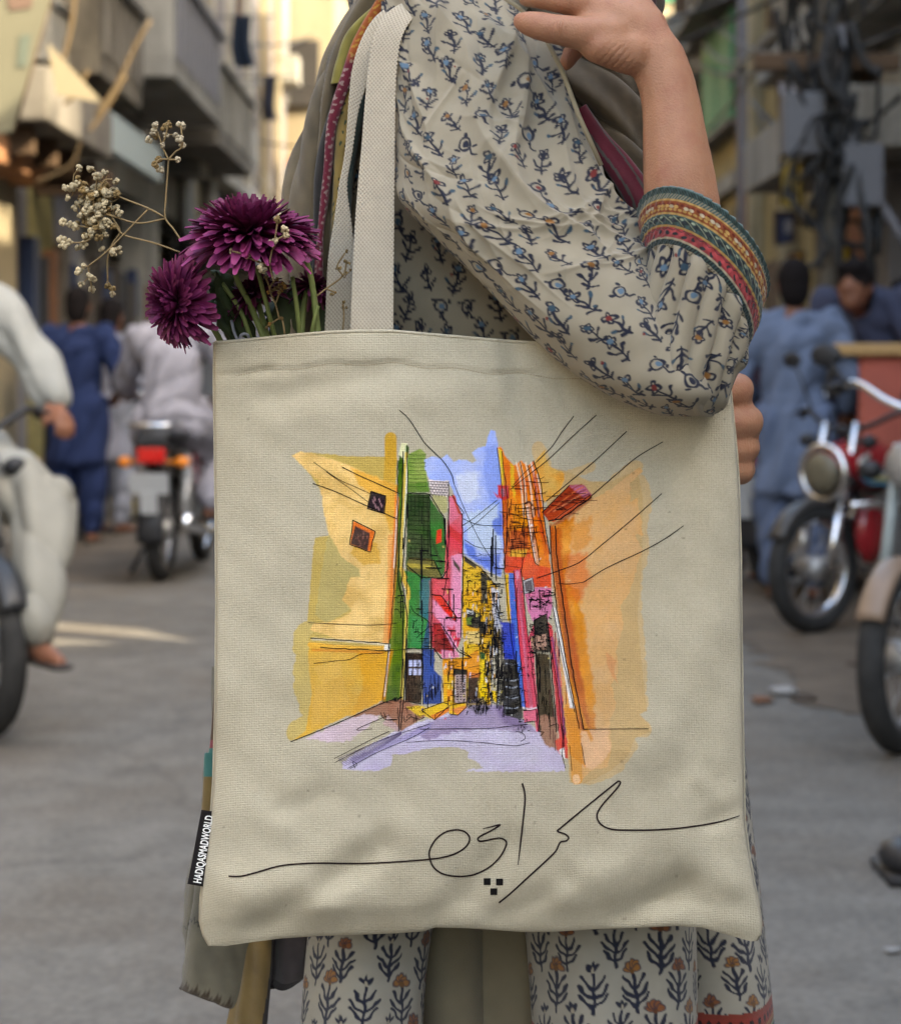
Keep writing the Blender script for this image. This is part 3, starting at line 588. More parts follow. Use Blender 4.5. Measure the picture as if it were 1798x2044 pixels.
# ---- painting on the bag (flat print). Drawn in its own units: A = 0..1798, photo unit = (1080 + A*.901)*.5173
A2U = lambda x, y: ((1080+np.asarray(x, float)*.901)*.51726, (1560+np.asarray(y, float)*.901)*.51735)
AR = Canvas(1798, 1687, 2.0, CANV)
NZ = [noise2(AR.H, AR.W, 9, 1), noise2(AR.H, AR.W, 9, 2), noise2(AR.H, AR.W, 34, 3, 4), noise2(AR.H, AR.W, 60, 4, 5)]
INK = []                                                   # ink lines: points, width, colour
def sat(c, k=1.22):
    c = np.asarray(c, float); m = c.mean(); return np.clip(m+(c-m)*k, 0, 255)*(1. if m > 190 else .95)
def pl(pts, c, var=.12, wob=3, al=1., soft=2.5, c2=None, seed=0):
    AR.poly(np.array(pts, float).reshape(-1, 2), lin(sat(c), KB), var*1.5, wob*1.25, al, soft, seed, NZ, None if c2 is None else lin(sat(c2), KB))
def brush(pts, wd, c, al=1., n=None):
    P = cr(np.array(pts, float).reshape(-1, 2), n or 12); AR.stroke(P, wd, lin(sat(c), KB), al)
def ink(pts, wd=3, c=(22, 20, 24), curve=True):
    P = np.array(pts, float).reshape(-1, 2); P = cr(P, max(8, len(P)*5)) if curve and len(P) > 2 else P
    INK.append((P, wd, c))
ga = np.random.default_rng(21)
def scallop(path, r, c, al):
    P = cr(np.array(path, float).reshape(-1, 2), 26)
    for x, y in P: AR.ell(x+ga.uniform(-6, 6), y+ga.uniform(-6, 6), r*ga.uniform(.8, 1.2), r*ga.uniform(.8, 1.2), 0, lin(c, KB), None, al)
# left halo
HL = (203, 178, 108)
pl([50,215,130,300,180,380,185,450,215,520,240,560,150,570,140,640,128,800,118,930,110,1000,100,1060,110,1110,108,1200,110,1330,40,1375,26,1410,40,1442,440,1270,460,1000,500,300,500,225,300,222,130,205], HL, .05, 3)
for p, r in (((120, 950, 92, 1000, 88, 1050), 28), ((100, 1080, 92, 1140, 105, 1190), 30), ((95, 1200, 110, 1260, 120, 1310), 32), ((60, 1400, 110, 1375, 160, 1350), 36)): scallop(p, r, HL, 1)
pl([215,500,250,560,260,620,320,690,380,740,340,800,330,860,200,940,150,900,180,700], (196, 180, 124), .05, 4, .9)
brush([474, 145, 474, 250, 468, 330], 52, (212, 172, 82)); brush([474, 170, 474, 250], 50, (208, 166, 72))
# left wall
YL1, YL2, YL3 = (233, 194, 124), (228, 172, 66), (238, 204, 142)
pl([50,218,90,203,132,206,300,262,385,302,505,345,505,400,490,560,480,900,465,1025,250,1010,130,965,140,938,200,935,262,915,310,885,268,840,300,742,345,738,340,706,258,652,238,604,208,560,188,470,178,400,166,330,105,275], YL1, .07, 4, 1, 3, YL3)
pl([385,300,505,350,500,500,475,560,440,440,330,330,300,270], (232, 176, 70), .1, 6, .8, 8); pl([400,640,470,700,475,1000,430,900,380,760], YL3, .05, 8, .8, 8)
pl([340,560,420,600,430,680,360,690,300,640], (226, 178, 78), .08, 6, .8, 6); pl([250,420,360,480,330,560,260,560,220,480], YL3, .05, 8, .7, 8)
pl([462,560,490,560,478,900,465,1025,440,1025,458,800], (238, 168, 100), .1, 5, .8, 6); brush([498, 360, 488, 560, 474, 900, 465, 1020], 9, (233, 150, 80), .8, 20)
pl([125,1035,465,1045,455,1140,440,1270,60,1440,110,1395,135,1240,120,1110], (227, 186, 96), .08, 4, 1, 3, (222, 176, 80))
pl([330,1060,462,1052,440,1270,300,1335,360,1200], (228, 172, 58), .1, 8, .9, 10); pl([150,1210,270,1160,300,1280,180,1370,130,1390], (224, 182, 98), .05, 6, .8, 6); pl([145,1130,250,1090,270,1160,180,1200], (232, 192, 110), .05, 6, .8, 5)
brush([130,1030, 300,1045, 462,1046], 22, (238, 186, 84)); brush([140, 1005, 300, 1014, 465, 1030], 10, (240, 226, 196), .9); brush([140, 1052, 300, 1058, 440, 1064], 12, (214, 138, 50), .7)
pl([448,1030,472,1030,470,1056,446,1052], (246, 240, 232), 0, 1)
pl([390,372,454,392,446,468,374,446], (34, 22, 30), .1, 1); pl([316,500,406,546,388,632,300,600], (228, 120, 44), .1, 1); pl([322,520,386,552,376,628,302,598], (58, 32, 34), .2, 1)
for k in range(16): x, y = ga.uniform(312, 375), ga.uniform(530, 605); brush([x, y, x+ga.uniform(-6, 6), y+ga.uniform(8, 18)], 2.4, (150, 100, 90), .8, 4)
for x, y in ((398, 410), (408, 430), (424, 405), (432, 425), (420, 440), (404, 398)): brush([x, y, x+5, y+14], 4, (205, 160, 165), .9, 4)
# green house
pl([505,245,530,170,553,180,548,400,522,700,520,760,542,900,528,1255,520,1292,440,1276,455,1150,470,1000,486,800,502,500], (98, 124, 26), .3, 3, 1, 2, (52, 80, 16))
brush([515,260,508,600,480,1000,470,1270], 16, (70, 100, 20), .6, 20); brush([497,640,486,900,470,1200], 14, (128, 140, 50), .6, 20)
pl([508,215,520,165,545,165,548,200,540,300,528,230], (232, 230, 190), .08, 2); brush([543,180,543,260,540,380], 10, (60, 120, 30), .8)
pl([548,215,600,190,625,215,628,300,640,372,545,376], (176, 188, 112), .12, 4, 1, 3, (120, 150, 70)); pl([548,340,640,330,642,378,546,378], (70, 112, 36), .2, 3, .7)
pl([545,380,640,385,652,430,702,490,720,700,690,745,600,742,540,708], (44, 84, 24), .25, 2, 1, 2, (24, 52, 14)); pl([642,400,702,485,714,690,690,740,650,690], (40, 126, 42), .2, 2, 1, 3, (30, 90, 30))
pl([550,655,660,668,692,742,600,742,545,706], (108, 100, 34), .3, 3, .9); pl([545,680,650,690,640,706,548,700], (196, 176, 70), .2, 2, .8)
pl([672,540,692,534,692,590,668,598], (228, 62, 36), .05, 1)
pl([535,710,645,745,642,1046,545,1046], (42, 138, 58), .22, 2, 1, 2, (26, 104, 44)); pl([602,745,650,745,642,930,598,900], (22, 104, 118), .25, 3, .9, 6); pl([560,900,640,930,640,1040,560,1040], (48, 140, 78), .2, 4, .8, 6)
brush([541,210,532,400,520,690,546,790,546,830,538,1000,524,1200,518,1345], 13, (222, 196, 104), 1, 50); brush([545,260,537,420,527,640], 4, (240, 240, 225), .9, 20)
for p in ((520,705,536,742), (530,752,548,790), (549,800,549,830)): brush(p, 17, (226, 186, 84), 1, 4)
pl([540,1062,610,1066,602,1282,538,1272], (44, 30, 24), .3, 1, 1, 2, (74, 50, 34))
for i in range(3):
    for j in range(2): pl([553+i*19,1096+j*36,567+i*19,1096+j*36,567+i*19,1124+j*36,553+i*19,1124+j*36], (204, 208, 240), .05, 1)
pl([612,1048,662,1050,662,1140,690,1165,692,1282,612,1286], (58, 90, 168), .2, 2, 1, 2, (24, 60, 120)); pl([606,1050,640,1050,650,900,640,900], (22, 58, 116), .2, 2, .8)
# pink house
PK1, PK2 = (234, 112, 132), (238, 164, 198)
pl([648,745,704,745,724,392,760,400,787,462,782,580,780,700,772,1000,764,1040,690,1072,652,1042,650,800], PK1, .15, 2, 1, 2, (218, 66, 88)); pl([728,650,780,640,778,1000,760,1000,736,900,728,760], PK2, .1, 3, .9, 4); pl([652,830,700,880,750,935,735,960,690,940,655,900], PK2, .08, 4, .9, 5)
pl([722,400,745,392,775,470,722,520], (236, 130, 158), .08, 2); pl([725,520,760,545,780,560,780,600,725,560], (206, 56, 66), .15, 2)
pl([735,386,760,394,788,466,764,470], (192, 62, 40), .2, 1); pl([652,812,690,820,757,912,752,932,700,884], (226, 42, 30), .1, 1)
pl([655,938,702,945,752,1060,660,1062], (200, 44, 54), .25, 2, 1, 3, (120, 26, 30)); pl([690,945,710,945,760,1040,750,1060], PK2, .05, 1); pl([690,1052,768,1060,766,1086,694,1090], (234, 152, 182), .1, 2)
pl([638,322,724,328,722,392,690,404,648,380], (240, 226, 226), .08, 3); pl([655,385,715,395,716,460,700,470,655,420], (196, 190, 140), .15, 2)
# sky
pl([620,236,650,220,690,232,715,214,742,246,765,236,800,240,826,252,842,240,822,206,846,186,880,178,892,132,905,110,922,114,930,156,938,186,952,350,958,700,945,742,905,722,862,692,786,640,782,480,747,392,722,328,640,322,622,280], (192, 204, 250), .05, 3, 1, 3, (170, 188, 248))
pl([880,180,930,170,952,350,950,560,900,420,870,300], (150, 172, 248), .08, 8, .8, 16); pl([745,300,850,290,850,400,800,430,760,380], (226, 232, 254), .04, 10, .9, 18); pl([800,470,930,430,945,620,860,640,800,560], (208, 222, 244), .06, 10, .9, 14)
for p in ([785,585,830,610,850,680,800,640], [860,660,940,640,945,735,900,715], [905,500,950,470,955,560,925,560], [830,640,900,680,880,705,840,670]): pl(p, (84, 122, 222), .15, 6, .85, 10)
# yellow houses
pl([782,650,860,700,882,722,930,782,938,1000,905,1100,902,1290,700,1290,696,1092,790,1082,782,950], (240, 196, 48), .14, 2, 1, 2, (228, 170, 36)); pl([698,1092,790,1088,850,1050,860,1170,800,1170,700,1160], (230, 154, 30), .12, 3)
pl([796,972,858,972,852,1026,800,1026], (232, 204, 136), .06, 1); pl([855,1060,885,1080,884,1290,856,1290], (246, 204, 40), .08, 1)
pl([905,780,938,800,940,960,915,1000], (206, 214, 236), .1, 3, .8); pl([858,720,886,724,890,855,862,850], (50, 52, 48), .3, 2, .95)
for p in ([788,645,842,690,838,706,790,672], [862,718,908,750,900,760,862,740], [738,655,772,700,770,720,745,690], [798,870,866,905,850,962,800,950], [850,930,880,930,878,980,856,985]): pl(p, (28, 26, 26), .2, 2)
pl([796,915,822,910,820,945,798,945], (90, 120, 40), .2, 2); pl([800,880,830,892,826,900,798,898], (240, 240, 240), 0, 1); pl([858,1058,882,1066,880,1092,858,1092], (30, 82, 40), .2, 2)
pl([806,1165,852,1165,850,1280,800,1280], (52, 28, 24), .2, 1); pl([750,1150,798,1160,798,1278,748,1278], (190, 168, 168), .15, 1); pl([742,1132,802,1136,800,1160,744,1158], (20, 18, 18), 0, 1); pl([800,1148,866,1150,850,1170,806,1170], (200, 120, 60), .1, 1)
pl([715,1222,742,1220,742,1272,716,1272], (236, 150, 26), .05, 1); pl([900,1225,930,1230,928,1280,905,1262], (244, 200, 44), .05, 1)
for i in range(40):
    x = ga.uniform(880, 950); y = ga.uniform(800, 1260); brush([x, y, x+ga.uniform(-3, 3), y+ga.uniform(14, 60)], ga.uniform(3, 9), [(246, 206, 60), (40, 34, 30), (222, 226, 240), (226, 160, 40), (60, 60, 64), (150, 160, 190)][int(ga.integers(0, 6))], .9, 4)
# street
pl([505,1398,600,1362,700,1330,800,1292,962,1290,1042,1352,1112,1400,1200,1478,1222,1572,795,1574,872,1556,846,1530,805,1516,812,1488,770,1470,690,1470,600,1482,520,1500,480,1500,478,1550,395,1572,268,1566,264,1530,400,1452], (212, 205, 226), .06, 6, 1, 3, (202, 192, 218))
pl([560,1400,720,1330,830,1290,960,1292,1040,1352,1100,1400,1000,1400,880,1390,760,1400,640,1440], (178, 162, 194), .14, 10, .9, 12, (150, 134, 168)); pl([920,1290,1000,1330,1060,1390,960,1370], (128, 110, 148), .15, 8, .7, 12)
pl([300,1520,520,1420,660,1360,640,1400,420,1490,310,1548], (172, 162, 206), .14, 5, .8, 8)
pl([300,1338,440,1276,520,1262,605,1292,622,1340,520,1400,430,1335,360,1350], (176, 132, 112), .15, 5, 1, 4, (150, 104, 84)); pl([108,1432,250,1368,330,1332,430,1335,372,1384,300,1442,200,1446], (216, 196, 206), .08, 9, 1, 5); pl([460,1330,520,1400,500,1402,440,1370], (206, 176, 178), .08, 5, .9)
pl([606,1308,700,1276,726,1288,726,1312,662,1352,620,1336], (246, 198, 62), .06, 1); pl([640,1336,725,1296,726,1314,664,1352], (234, 142, 62), .08, 1); pl([728,1290,800,1274,802,1296,762,1332,724,1326], (244, 190, 58), .06, 1); pl([730,1306,800,1290,800,1300,762,1332], (232, 148, 82), .06, 1)
pl([540,1296,610,1290,640,1310,600,1340], (240, 200, 70), .1, 3); pl([790,1270,870,1255,900,1300,850,1330,800,1300], (120, 112, 124), .3, 6, .7, 6)
# orange houses, right
pl([932,182,946,182,972,232,1002,262,1032,242,1062,262,1086,242,1122,332,1128,480,1160,700,1102,762,1052,742,962,722,952,500,946,300], (233, 112, 30), .16, 3, 1, 2, (238, 140, 40))
pl([934,186,950,200,966,340,955,400,945,300], (243, 204, 70), .1, 2); pl([985,250,1000,262,1010,420,990,360], (246, 190, 60), .1, 3); pl([990,430,1060,420,1066,520,1000,540], (240, 150, 40), .1, 4); pl([985,540,1062,540,1060,610,985,620], (188, 84, 30), .2, 3, .9); pl([990,625,1060,620,1050,650,985,655], (240, 180, 66), .1, 2)
for x in (1012, 1028, 1052, 1075): brush([x, 250, x+18, 330, x+34, 480], 7, [(250, 226, 200), (240, 160, 60), (214, 72, 24), (250, 236, 224)][int(x) % 4], .8, 10)
pl([962,650,1056,655,1062,700,966,722], (224, 70, 28), .1, 2); pl([1062,630,1110,690,1160,700,1164,786,1060,782,1030,720], (226, 74, 30), .12, 3, 1, 3, (232, 100, 50))
brush([1062,432,1080,560,1102,680], 17, (238, 176, 140), 1, 20); brush([1058,436,1074,560,1094,670], 4, (250, 236, 226), .9, 16); brush([1050,425,1068,418,1080,432], 9, (60, 40, 36), 1, 8)
pl([932,345,978,348,982,402,960,412,936,400], (206, 60, 70), .15, 2); pl([946,360,970,362,972,392,950,396], (150, 110, 130), .2, 2); pl([912,374,935,392,936,408], (206, 70, 90), .1, 1)
pl([962,728,986,728,992,925,975,930], (236, 188, 46), .1, 2); pl([978,724,1002,724,1052,1302,1030,1292,990,950], (84, 126, 216), .12, 2, 1, 2, (60, 100, 196)); pl([942,930,1002,940,1012,1092,960,1092], (36, 72, 196), .25, 3, 1, 3, (20, 36, 110))
pl([1000,712,1032,706,1062,1000,1102,1312,1052,1312,1022,1000], (226, 84, 112), .1, 2, 1, 2, (214, 60, 80)); brush([1016,720,1044,1000,1076,1300], 14, (238, 164, 196), .9, 30)
pl([1042,780,1162,788,1166,872,1152,922,1086,932,1062,882], (232, 146, 190), .1, 3, 1, 2, (224, 110, 150)); pl([1062,1000,1092,930,1086,1060,1112,1402,1098,1402,1062,1100], (234, 92, 122), .12, 2)
pl([1040,756,1082,742,1090,800,1048,812], (232, 228, 232), 0, 1); pl([1046,762,1079,750,1085,796,1052,806], (108, 100, 108), .4, 1)
pl([1088,925,1142,896,1152,1000,1162,1062,1092,1062], (32, 28, 28), .3, 1); pl([1072,990,1140,984,1142,1050,1078,1054], (186, 148, 132), .2, 3); pl([1092,1062,1152,1072,1182,1402,1110,1402], (64, 50, 30), .3, 2, 1, 3, (30, 24, 18)); pl([1118,1330,1186,1340,1196,1480,1150,1470,1110,1420], (164, 122, 104), .2, 7, 1, 5)
pl([1146,930,1166,950,1232,1400,1242,1485,1202,1480,1182,1300], (214, 62, 82), .2, 3); brush([1166,1000,1196,1200,1222,1420], 9, (120, 70, 130), .8, 20); brush([1178,980,1206,1200,1236,1470], 5, (232, 70, 70), .9, 20); pl([1180,1440,1240,1400,1240,1520,1200,1500], (210, 50, 40), .2, 7, .9, 6)
pl([960,1092,1012,1092,1042,1340,1030,1352,962,1330,948,1260,955,1150], (24, 24, 28), .4, 3, 1, 2, (60, 62, 70))
for y in (1110, 1180, 1210, 1255, 1300): brush([968, y, 1000, y+4, 1020, y-2], 4, (190, 196, 210), .8, 8)
for x in (930, 946): brush([x, 980, x+4, 1150, x, 1300], 9, (26, 24, 28), .9, 20)
pl([1042,1312,1096,1306,1100,1356,1046,1362], (236, 120, 150), .1, 2); brush([1042, 1300, 1068, 1306, 1100, 1300], 7, (244, 232, 240), .9)
# right wall and halo
HR = (210, 180, 134)
for p, r in (((1106, 190, 1120, 230, 1135, 280), 26), ((1235, 300, 1290, 285, 1335, 268), 16), ((1530, 260, 1490, 290, 1440, 330), 26), ((1545, 330, 1560, 420, 1545, 520), 26), ((1540, 520, 1555, 620, 1530, 700, 1520, 780), 26), ((1520, 800, 1530, 950, 1545, 1120, 1545, 1280), 26), ((1560, 1390, 1480, 1400, 1500, 1470), 28), ((1480, 1490, 1420, 1560, 1330, 1600), 30)): scallop(p, r, HR, 1)
pl([1130,260,1240,292,1330,330,1420,330,1530,280,1555,400,1550,700,1530,900,1556,1180,1572,1312,1540,1330,1585,1372,1585,1404,1520,1430,1490,1510,1400,1580,1300,1628,1240,1620,1200,900,1150,500], HR, .05, 3)
pl([1180,500,1330,410,1420,360,1540,268,1556,285,1500,340,1500,420,1530,400,1556,560,1520,560,1550,620,1500,800,1460,860,1470,960,1440,1050,1450,1140,1420,1200,1440,1300,1410,1350,1420,1480,1400,1556,1330,1570,1286,1620,1258,1630,1235,1500,1215,1300,1186,900,1160,650,1156,520], (232, 190, 142), .06, 5, 1, 3, (226, 180, 126))
pl([1090,244,1130,196,1150,262,1222,300,1200,380,1130,422,1105,306], (234, 190, 112), .1, 5, 1, 4, (232, 166, 76))
pl([1166,522,1262,476,1246,600,1226,760,1282,800,1304,1000,1342,1250,1352,1400,1302,1482,1262,1562,1240,1480,1202,1000,1170,700], (216, 130, 36), .16, 10, 1, 12, (226, 160, 80)); pl([1162,540,1204,520,1210,700,1240,900,1300,1200,1330,1390,1290,1390,1230,1060,1190,800], (186, 90, 24), .25, 8, .8, 14)
pl([1225,640,1310,640,1330,760,1260,860,1232,780], (222, 120, 50), .15, 14, .7, 18); pl([1250,820,1300,900,1350,1260,1330,1330,1290,1150], (224, 150, 40), .12, 8, .8, 12); pl([1240,520,1330,480,1330,600,1260,640], (226, 160, 88), .1, 12, .8, 16)
pl([1290,1400,1400,1390,1420,1480,1350,1560,1290,1560], (234, 192, 156), .06, 8, .9, 6); brush([1268, 1480, 1270, 1560, 1272, 1605], 48, (230, 168, 92), 1, 10); brush([1268, 1600, 1270, 1612], 30, (246, 212, 176), .7, 4); pl([1396,1060,1440,1100,1430,1150,1450,1200,1420,1160,1400,1110], (224, 160, 110), .05, 3, .8)
pl([1122,462,1240,346,1302,344,1336,388,1330,402,1202,490,1150,502], (196, 82, 40), .2, 2, 1, 2, (150, 56, 30)); pl([1240,352,1302,344,1334,388,1300,400,1270,372], (206, 130, 160), .15, 6, .8, 8)
for k in range(5): brush([1130+k*14, 470-k*4, 1240+k*18, 372+k*4, 1292+k*8, 342+k*12], 5, [(150, 50, 26), (226, 120, 70), (120, 40, 30), (232, 150, 110), (90, 30, 26)][k], .8, 10)
brush([1170,500,1240,450,1320,400], 11, (206, 104, 70), 1, 14); brush([1166,530,1170,650,1192,800,1232,1100,1292,1385], 14, (234, 132, 60), 1, 40)
pl([1166,862,1186,880,1262,1302,1242,1302], (246, 240, 238), .03, 1); brush([1196,880,1236,1120,1284,1380], 12, (232, 140, 40), 1, 30); pl([1215,1300,1262,1310,1310,1560,1240,1500], (228, 150, 40), .14, 5, .9, 6)
pl([1196,1480,1216,1470,1222,1520,1200,1500], (246, 244, 244), 0, 2)
# darker pigment pooled along the wet edges
for p, c in (((1160, 520, 1176, 660, 1200, 860, 1240, 1120, 1296, 1390), (150, 64, 14)), ((1176, 540, 1196, 700, 1230, 900, 1280, 1180), (196, 92, 20)), ((1330, 400, 1240, 470, 1180, 510), (150, 60, 20)), ((500, 400, 486, 700, 470, 1000), (226, 128, 52)), ((560, 400, 640, 560, 690, 690), (18, 50, 16)), ((648, 760, 650, 900, 652, 1030), (178, 34, 52)), ((720, 560, 726, 700, 716, 860), (206, 60, 90)), ((960, 300, 966, 500, 972, 700), (180, 54, 14)), ((1088, 300, 1112, 480, 1140, 640), (190, 60, 16)), ((1024, 760, 1046, 1000, 1080, 1290), (180, 30, 70)), ((470, 1060, 455, 1160, 445, 1260), (216, 140, 30)), ((1240, 1180, 1290, 1330, 1330, 1440), (226, 150, 40))):
    for k in range(5): brush(np.array(p)+ga.normal(size=len(p))*5, ga.uniform(6, 16), c, .30, 24)
# small coloured accents and stains
for i in range(26): x, y = ga.uniform(540, 1160), ga.uniform(420, 1380); AR.ell(x, y, ga.uniform(2, 5), ga.uniform(2, 6), ga.uniform(0, 3), lin([(250, 250, 250), (250, 220, 120), (230, 60, 50), (40, 60, 150)][i % 4], KB), None, .8)
for k in range(70):   # flecks of bare paper between the strokes
    x, y = ga.uniform(700, 960), ga.uniform(760, 1270); brush([x, y, x+ga.uniform(-2, 2), y+ga.uniform(6, 26)], ga.uniform(2, 5), [(246, 240, 225), (250, 226, 120), (216, 222, 244)][k % 3], .9, 3)
for x0, y0, x1, y1 in ((505, 380, 488, 700), (545, 230, 543, 380), (470, 1030, 448, 1250), (724, 420, 722, 520), (1102, 300, 1128, 440), (1186, 900, 1240, 1200), (780, 660, 776, 900)): brush([x0, y0, (x0+x1)/2, (y0+y1)/2, x1, y1], 4, (244, 238, 232), .85, 10)
# -- ink
for p in ((512,25,550,60,590,120,620,165,660,205,700,245,735,300,745,340), (1258,50,1205,120,1165,180,1100,245), (1355,45,1250,140,1150,235,1080,290), (1485,115,1350,240,1230,340,1140,415), (1640,160,1530,225,1440,300,1330,395), (1635,382,1500,500,1380,600,1285,675,1200,710,1100,745), (1728,520,1650,575,1550,630,1400,700,1300,762), (140,338,240,375,350,425,400,446,500,490), (265,268,340,305,430,345,512,382), (45,1446,200,1385,300,1342,440,1280,520,1258), (1300,1392,1400,1391,1578,1390)): ink(p, 3.6)
for p in ((745,340,800,470,860,590,932,702), (1100,245,1040,300,1000,345), (1080,290,985,365), (145,248,250,320,320,352,385,382), (200,290,300,360,380,420), (1300,762,1230,770,1190,765), (120,935,250,942,400,945,500,938), (145,1110,250,1098,300,1092,350,1070,440,1066), (785,490,850,515,950,520), (790,580,850,612,955,620), (930,410,840,480,780,520), (940,420,850,500,785,550), (540,1448,700,1440,850,1448,1000,1462,1070,1450), (600,1392,760,1390,900,1388,1060,1370), (235,1535,400,1452,560,1395,640,1370), (232,1518,400,1432,470,1400), (290,1560,420,1490,560,1430,640,1385), (640,1046,560,1048,470,1056,440,1062), (585,1000,640,940,575,890,560,860), (940,460,1000,470,1050,490,1130,500), (300,1560,330,1545,312,1530,322,1560), (1206,1490,1222,1560), (1240,1460,1250,1570), (1290,1450,1306,1545), (1010,1400,1040,1410,1050,1430,1030,1445), (1150,1380,1190,1370,1190,1400), (395,1390,330,1392,470,1330), (430,1320,450,1350,500,1352)): ink(p, 2.4)
def rough(p, wd):
    P = np.array(p, float).reshape(-1, 2); Q_ = [P[0]]
    for a, b_ in zip(P[:-1], P[1:]):
        k = max(2, int(np.hypot(*(b_-a))/22)); Q_ += [a+(b_-a)*t+ga.normal(size=2)*.9 for t in np.linspace(0, 1, k+1)[1:]]
    ink(np.array(Q_).ravel(), wd, curve=False)
# outlines of houses, poles, sills
for p, wd in (((503,240,505,560,488,800,470,1000,455,1150,438,1272), 3), ((545,175,547,400,530,640,522,760,545,900,530,1260,516,1400), 4), ((528,200,522,420,510,640,506,760,528,840,522,1200,508,1400), 4), ((545,380,640,383,700,480,722,700,694,746), 4), ((640,385,642,560,652,690), 2.5), ((552,660,660,668,694,742), 4), ((545,690,600,740,694,744), 4), ((545,1046,660,1046,690,1090), 4), ((540,1066,538,1272,604,1284,612,1066), 4), ((612,1050,612,1286), 3), ((648,746,650,1044), 3), ((722,330,724,560,712,760,700,820), 3), ((735,388,788,466,770,470), 3), ((780,470,784,700,774,1000), 4), ((650,815,690,818,756,912,752,932), 4), ((655,940,690,940,765,1060,820,1085), 4), ((690,1090,790,1090,820,1085,770,1050), 3), ((782,650,860,700,930,782), 3), ((742,1134,802,1138,800,1276,748,1280,744,1140), 3), ((806,1168,866,1150), 3), ((606,1310,700,1276,726,1290,662,1352,606,1312), 3), ((664,1352,664,1328,724,1298), 2.5), ((728,1290,800,1275,802,1296,762,1332,726,1326), 3), ((930,185,950,350,958,560,962,720,985,950,1030,1292), 3), ((1000,712,1022,1000,1052,1312), 3), ((1032,706,1062,1000,1104,1312), 3), ((1040,756,1082,742,1090,800,1048,812,1040,756), 3), ((1088,926,1142,896,1154,1000,1184,1404), 4), ((1088,926,1112,1404), 4), ((1144,930,1186,1200,1216,1480), 3), ((1166,860,1210,1080,1262,1320), 3), ((1156,520,1162,660,1186,880,1228,1120,1282,1390), 4), ((1178,520,1184,640,1206,800,1246,1100,1300,1392), 5), ((1085,240,1120,340,1130,480,1156,640), 4), ((1060,260,1100,420,1140,600), 3), ((1028,245,1045,330,1046,640,1030,720), 3), ((950,200,975,420,968,640), 3), ((1122,462,1240,346), 3.5), ((1150,500,1202,490,1334,398), 5), ((1168,498,1250,440,1330,388), 3), ((1048,436,1070,560,1092,680,1110,690), 3), ((1074,430,1092,560,1112,676), 3), ((130,1002,300,1012,468,1026,470,1056,300,1048,175,1042), 3.4), ((390,372,454,392,446,468,374,446,390,372), 4), ((312,496,408,544,388,632,298,600,312,496), 4), ((980,1092,978,1330), 3), ((1012,1092,1030,1292), 3), ((445,1320,455,1352,505,1350,505,1300), 2.6), ((535,1360,560,1340,600,1350,620,1340), 2.6), ((1042,1312,1096,1306,1100,1356,1046,1362), 3), ((1098,1310,1106,1402,1130,1404,1112,1420), 3), ((480,1280,440,1276), 3)): rough(p, wd)
# scribbled detail: bricks, windows, wires, goods
def scrib(x0, y0, x1, y1, n, L, wd=2.2, c=(24, 20, 24), vert=.5):
    for k in range(int(n*1.5)):
        x, y = ga.uniform(x0, x1), ga.uniform(y0, y1)
        if ga.random() < vert: ink([x, y, x+ga.uniform(-3, 3), y+L*ga.uniform(.4, 1.2)], wd*ga.uniform(.7, 1.4), c)
        else: ink([x, y, x+L*ga.uniform(.4, 1.)*.5, y+ga.uniform(-4, 4), x+L*ga.uniform(.6, 1.2), y+ga.uniform(-6, 6)], wd*ga.uniform(.7, 1.3), c)
for r in range(6):
    y = 330+r*11; ink([642, y, 720, y+4], 2)
    for k in range(6): x = 648+k*13+(r % 2)*6; ink([x, y, x, y+10], 1.8)
for r in range(9):
    y = 215+r*17; ink([552, y, 590, y+2, 626, y], 1.6, (50, 70, 30))
for r in range(14): y = 395+r*20; ink([550, y, 640, y+5], 1.8, (14, 26, 8))
for k in range(5): x = 560+k*18; ink([x, 390, x+2, 650], 1.5, (14, 26, 8))
for r in range(10):
    for k in range(3): x, y = 756+k*14, 1166+r*11; ink([x, y, x+9, y+ga.uniform(-3, 3)], 3, (70, 54, 56))
for args in ((860, 760, 940, 1280, 120, 26, 2.4), (785, 700, 880, 860, 34, 22, 2.4), (800, 870, 870, 1060, 30, 20, 2.4), (700, 1090, 790, 1280, 18, 40, 2.2), (655, 840, 770, 1050, 16, 40, 2), (620, 1150, 700, 1240, 14, 60, 2.4, (24, 20, 24), 1), (950, 1090, 1040, 1330, 60, 22, 2.6), (925, 960, 960, 1290, 40, 26, 2.6), (1060, 790, 1160, 870, 40, 22, 2.6), (1064, 940, 1150, 1060, 44, 16, 2.4), (965, 300, 1110, 640, 40, 60, 2.2, (90, 34, 16)), (975, 420, 1060, 640, 24, 50, 2.2), (1060, 940, 1090, 1160, 20, 24, 2.2), (800, 1250, 900, 1320, 40, 16, 2.6), (545, 1070, 605, 1270, 16, 22, 2.2), (555, 870, 640, 1040, 14, 30, 2.2), (1100, 1060, 1170, 1380, 22, 50, 2.2, (20, 16, 12), 1), (1020, 1340, 1060, 1400, 12, 14, 2), (1150, 950, 1230, 1460, 16, 80, 2, (90, 24, 50), 1), (530, 1290, 620, 1345, 12, 26, 2), (1140, 380, 1300, 470, 12, 50, 2.4, (70, 24, 16), 0), (475, 780, 520, 900, 5, 22, 2.4, (20, 20, 14), 0), (480, 1255, 530, 1275, 12, 10, 3)): scrib(*args)
for x, y, L in ((660, 700, 60), (700, 745, 50), (620, 625, 36), (690, 670, 40), (720, 790, 46), (940, 700, 40), (930, 770, 30), (745, 915, 60), (660, 645, 30), (736, 968, 36), (930, 1000, 34), (520, 820, 26)): ink([x-L*.6, y, x+L*.5, y+ga.uniform(-5, 5)], 5)
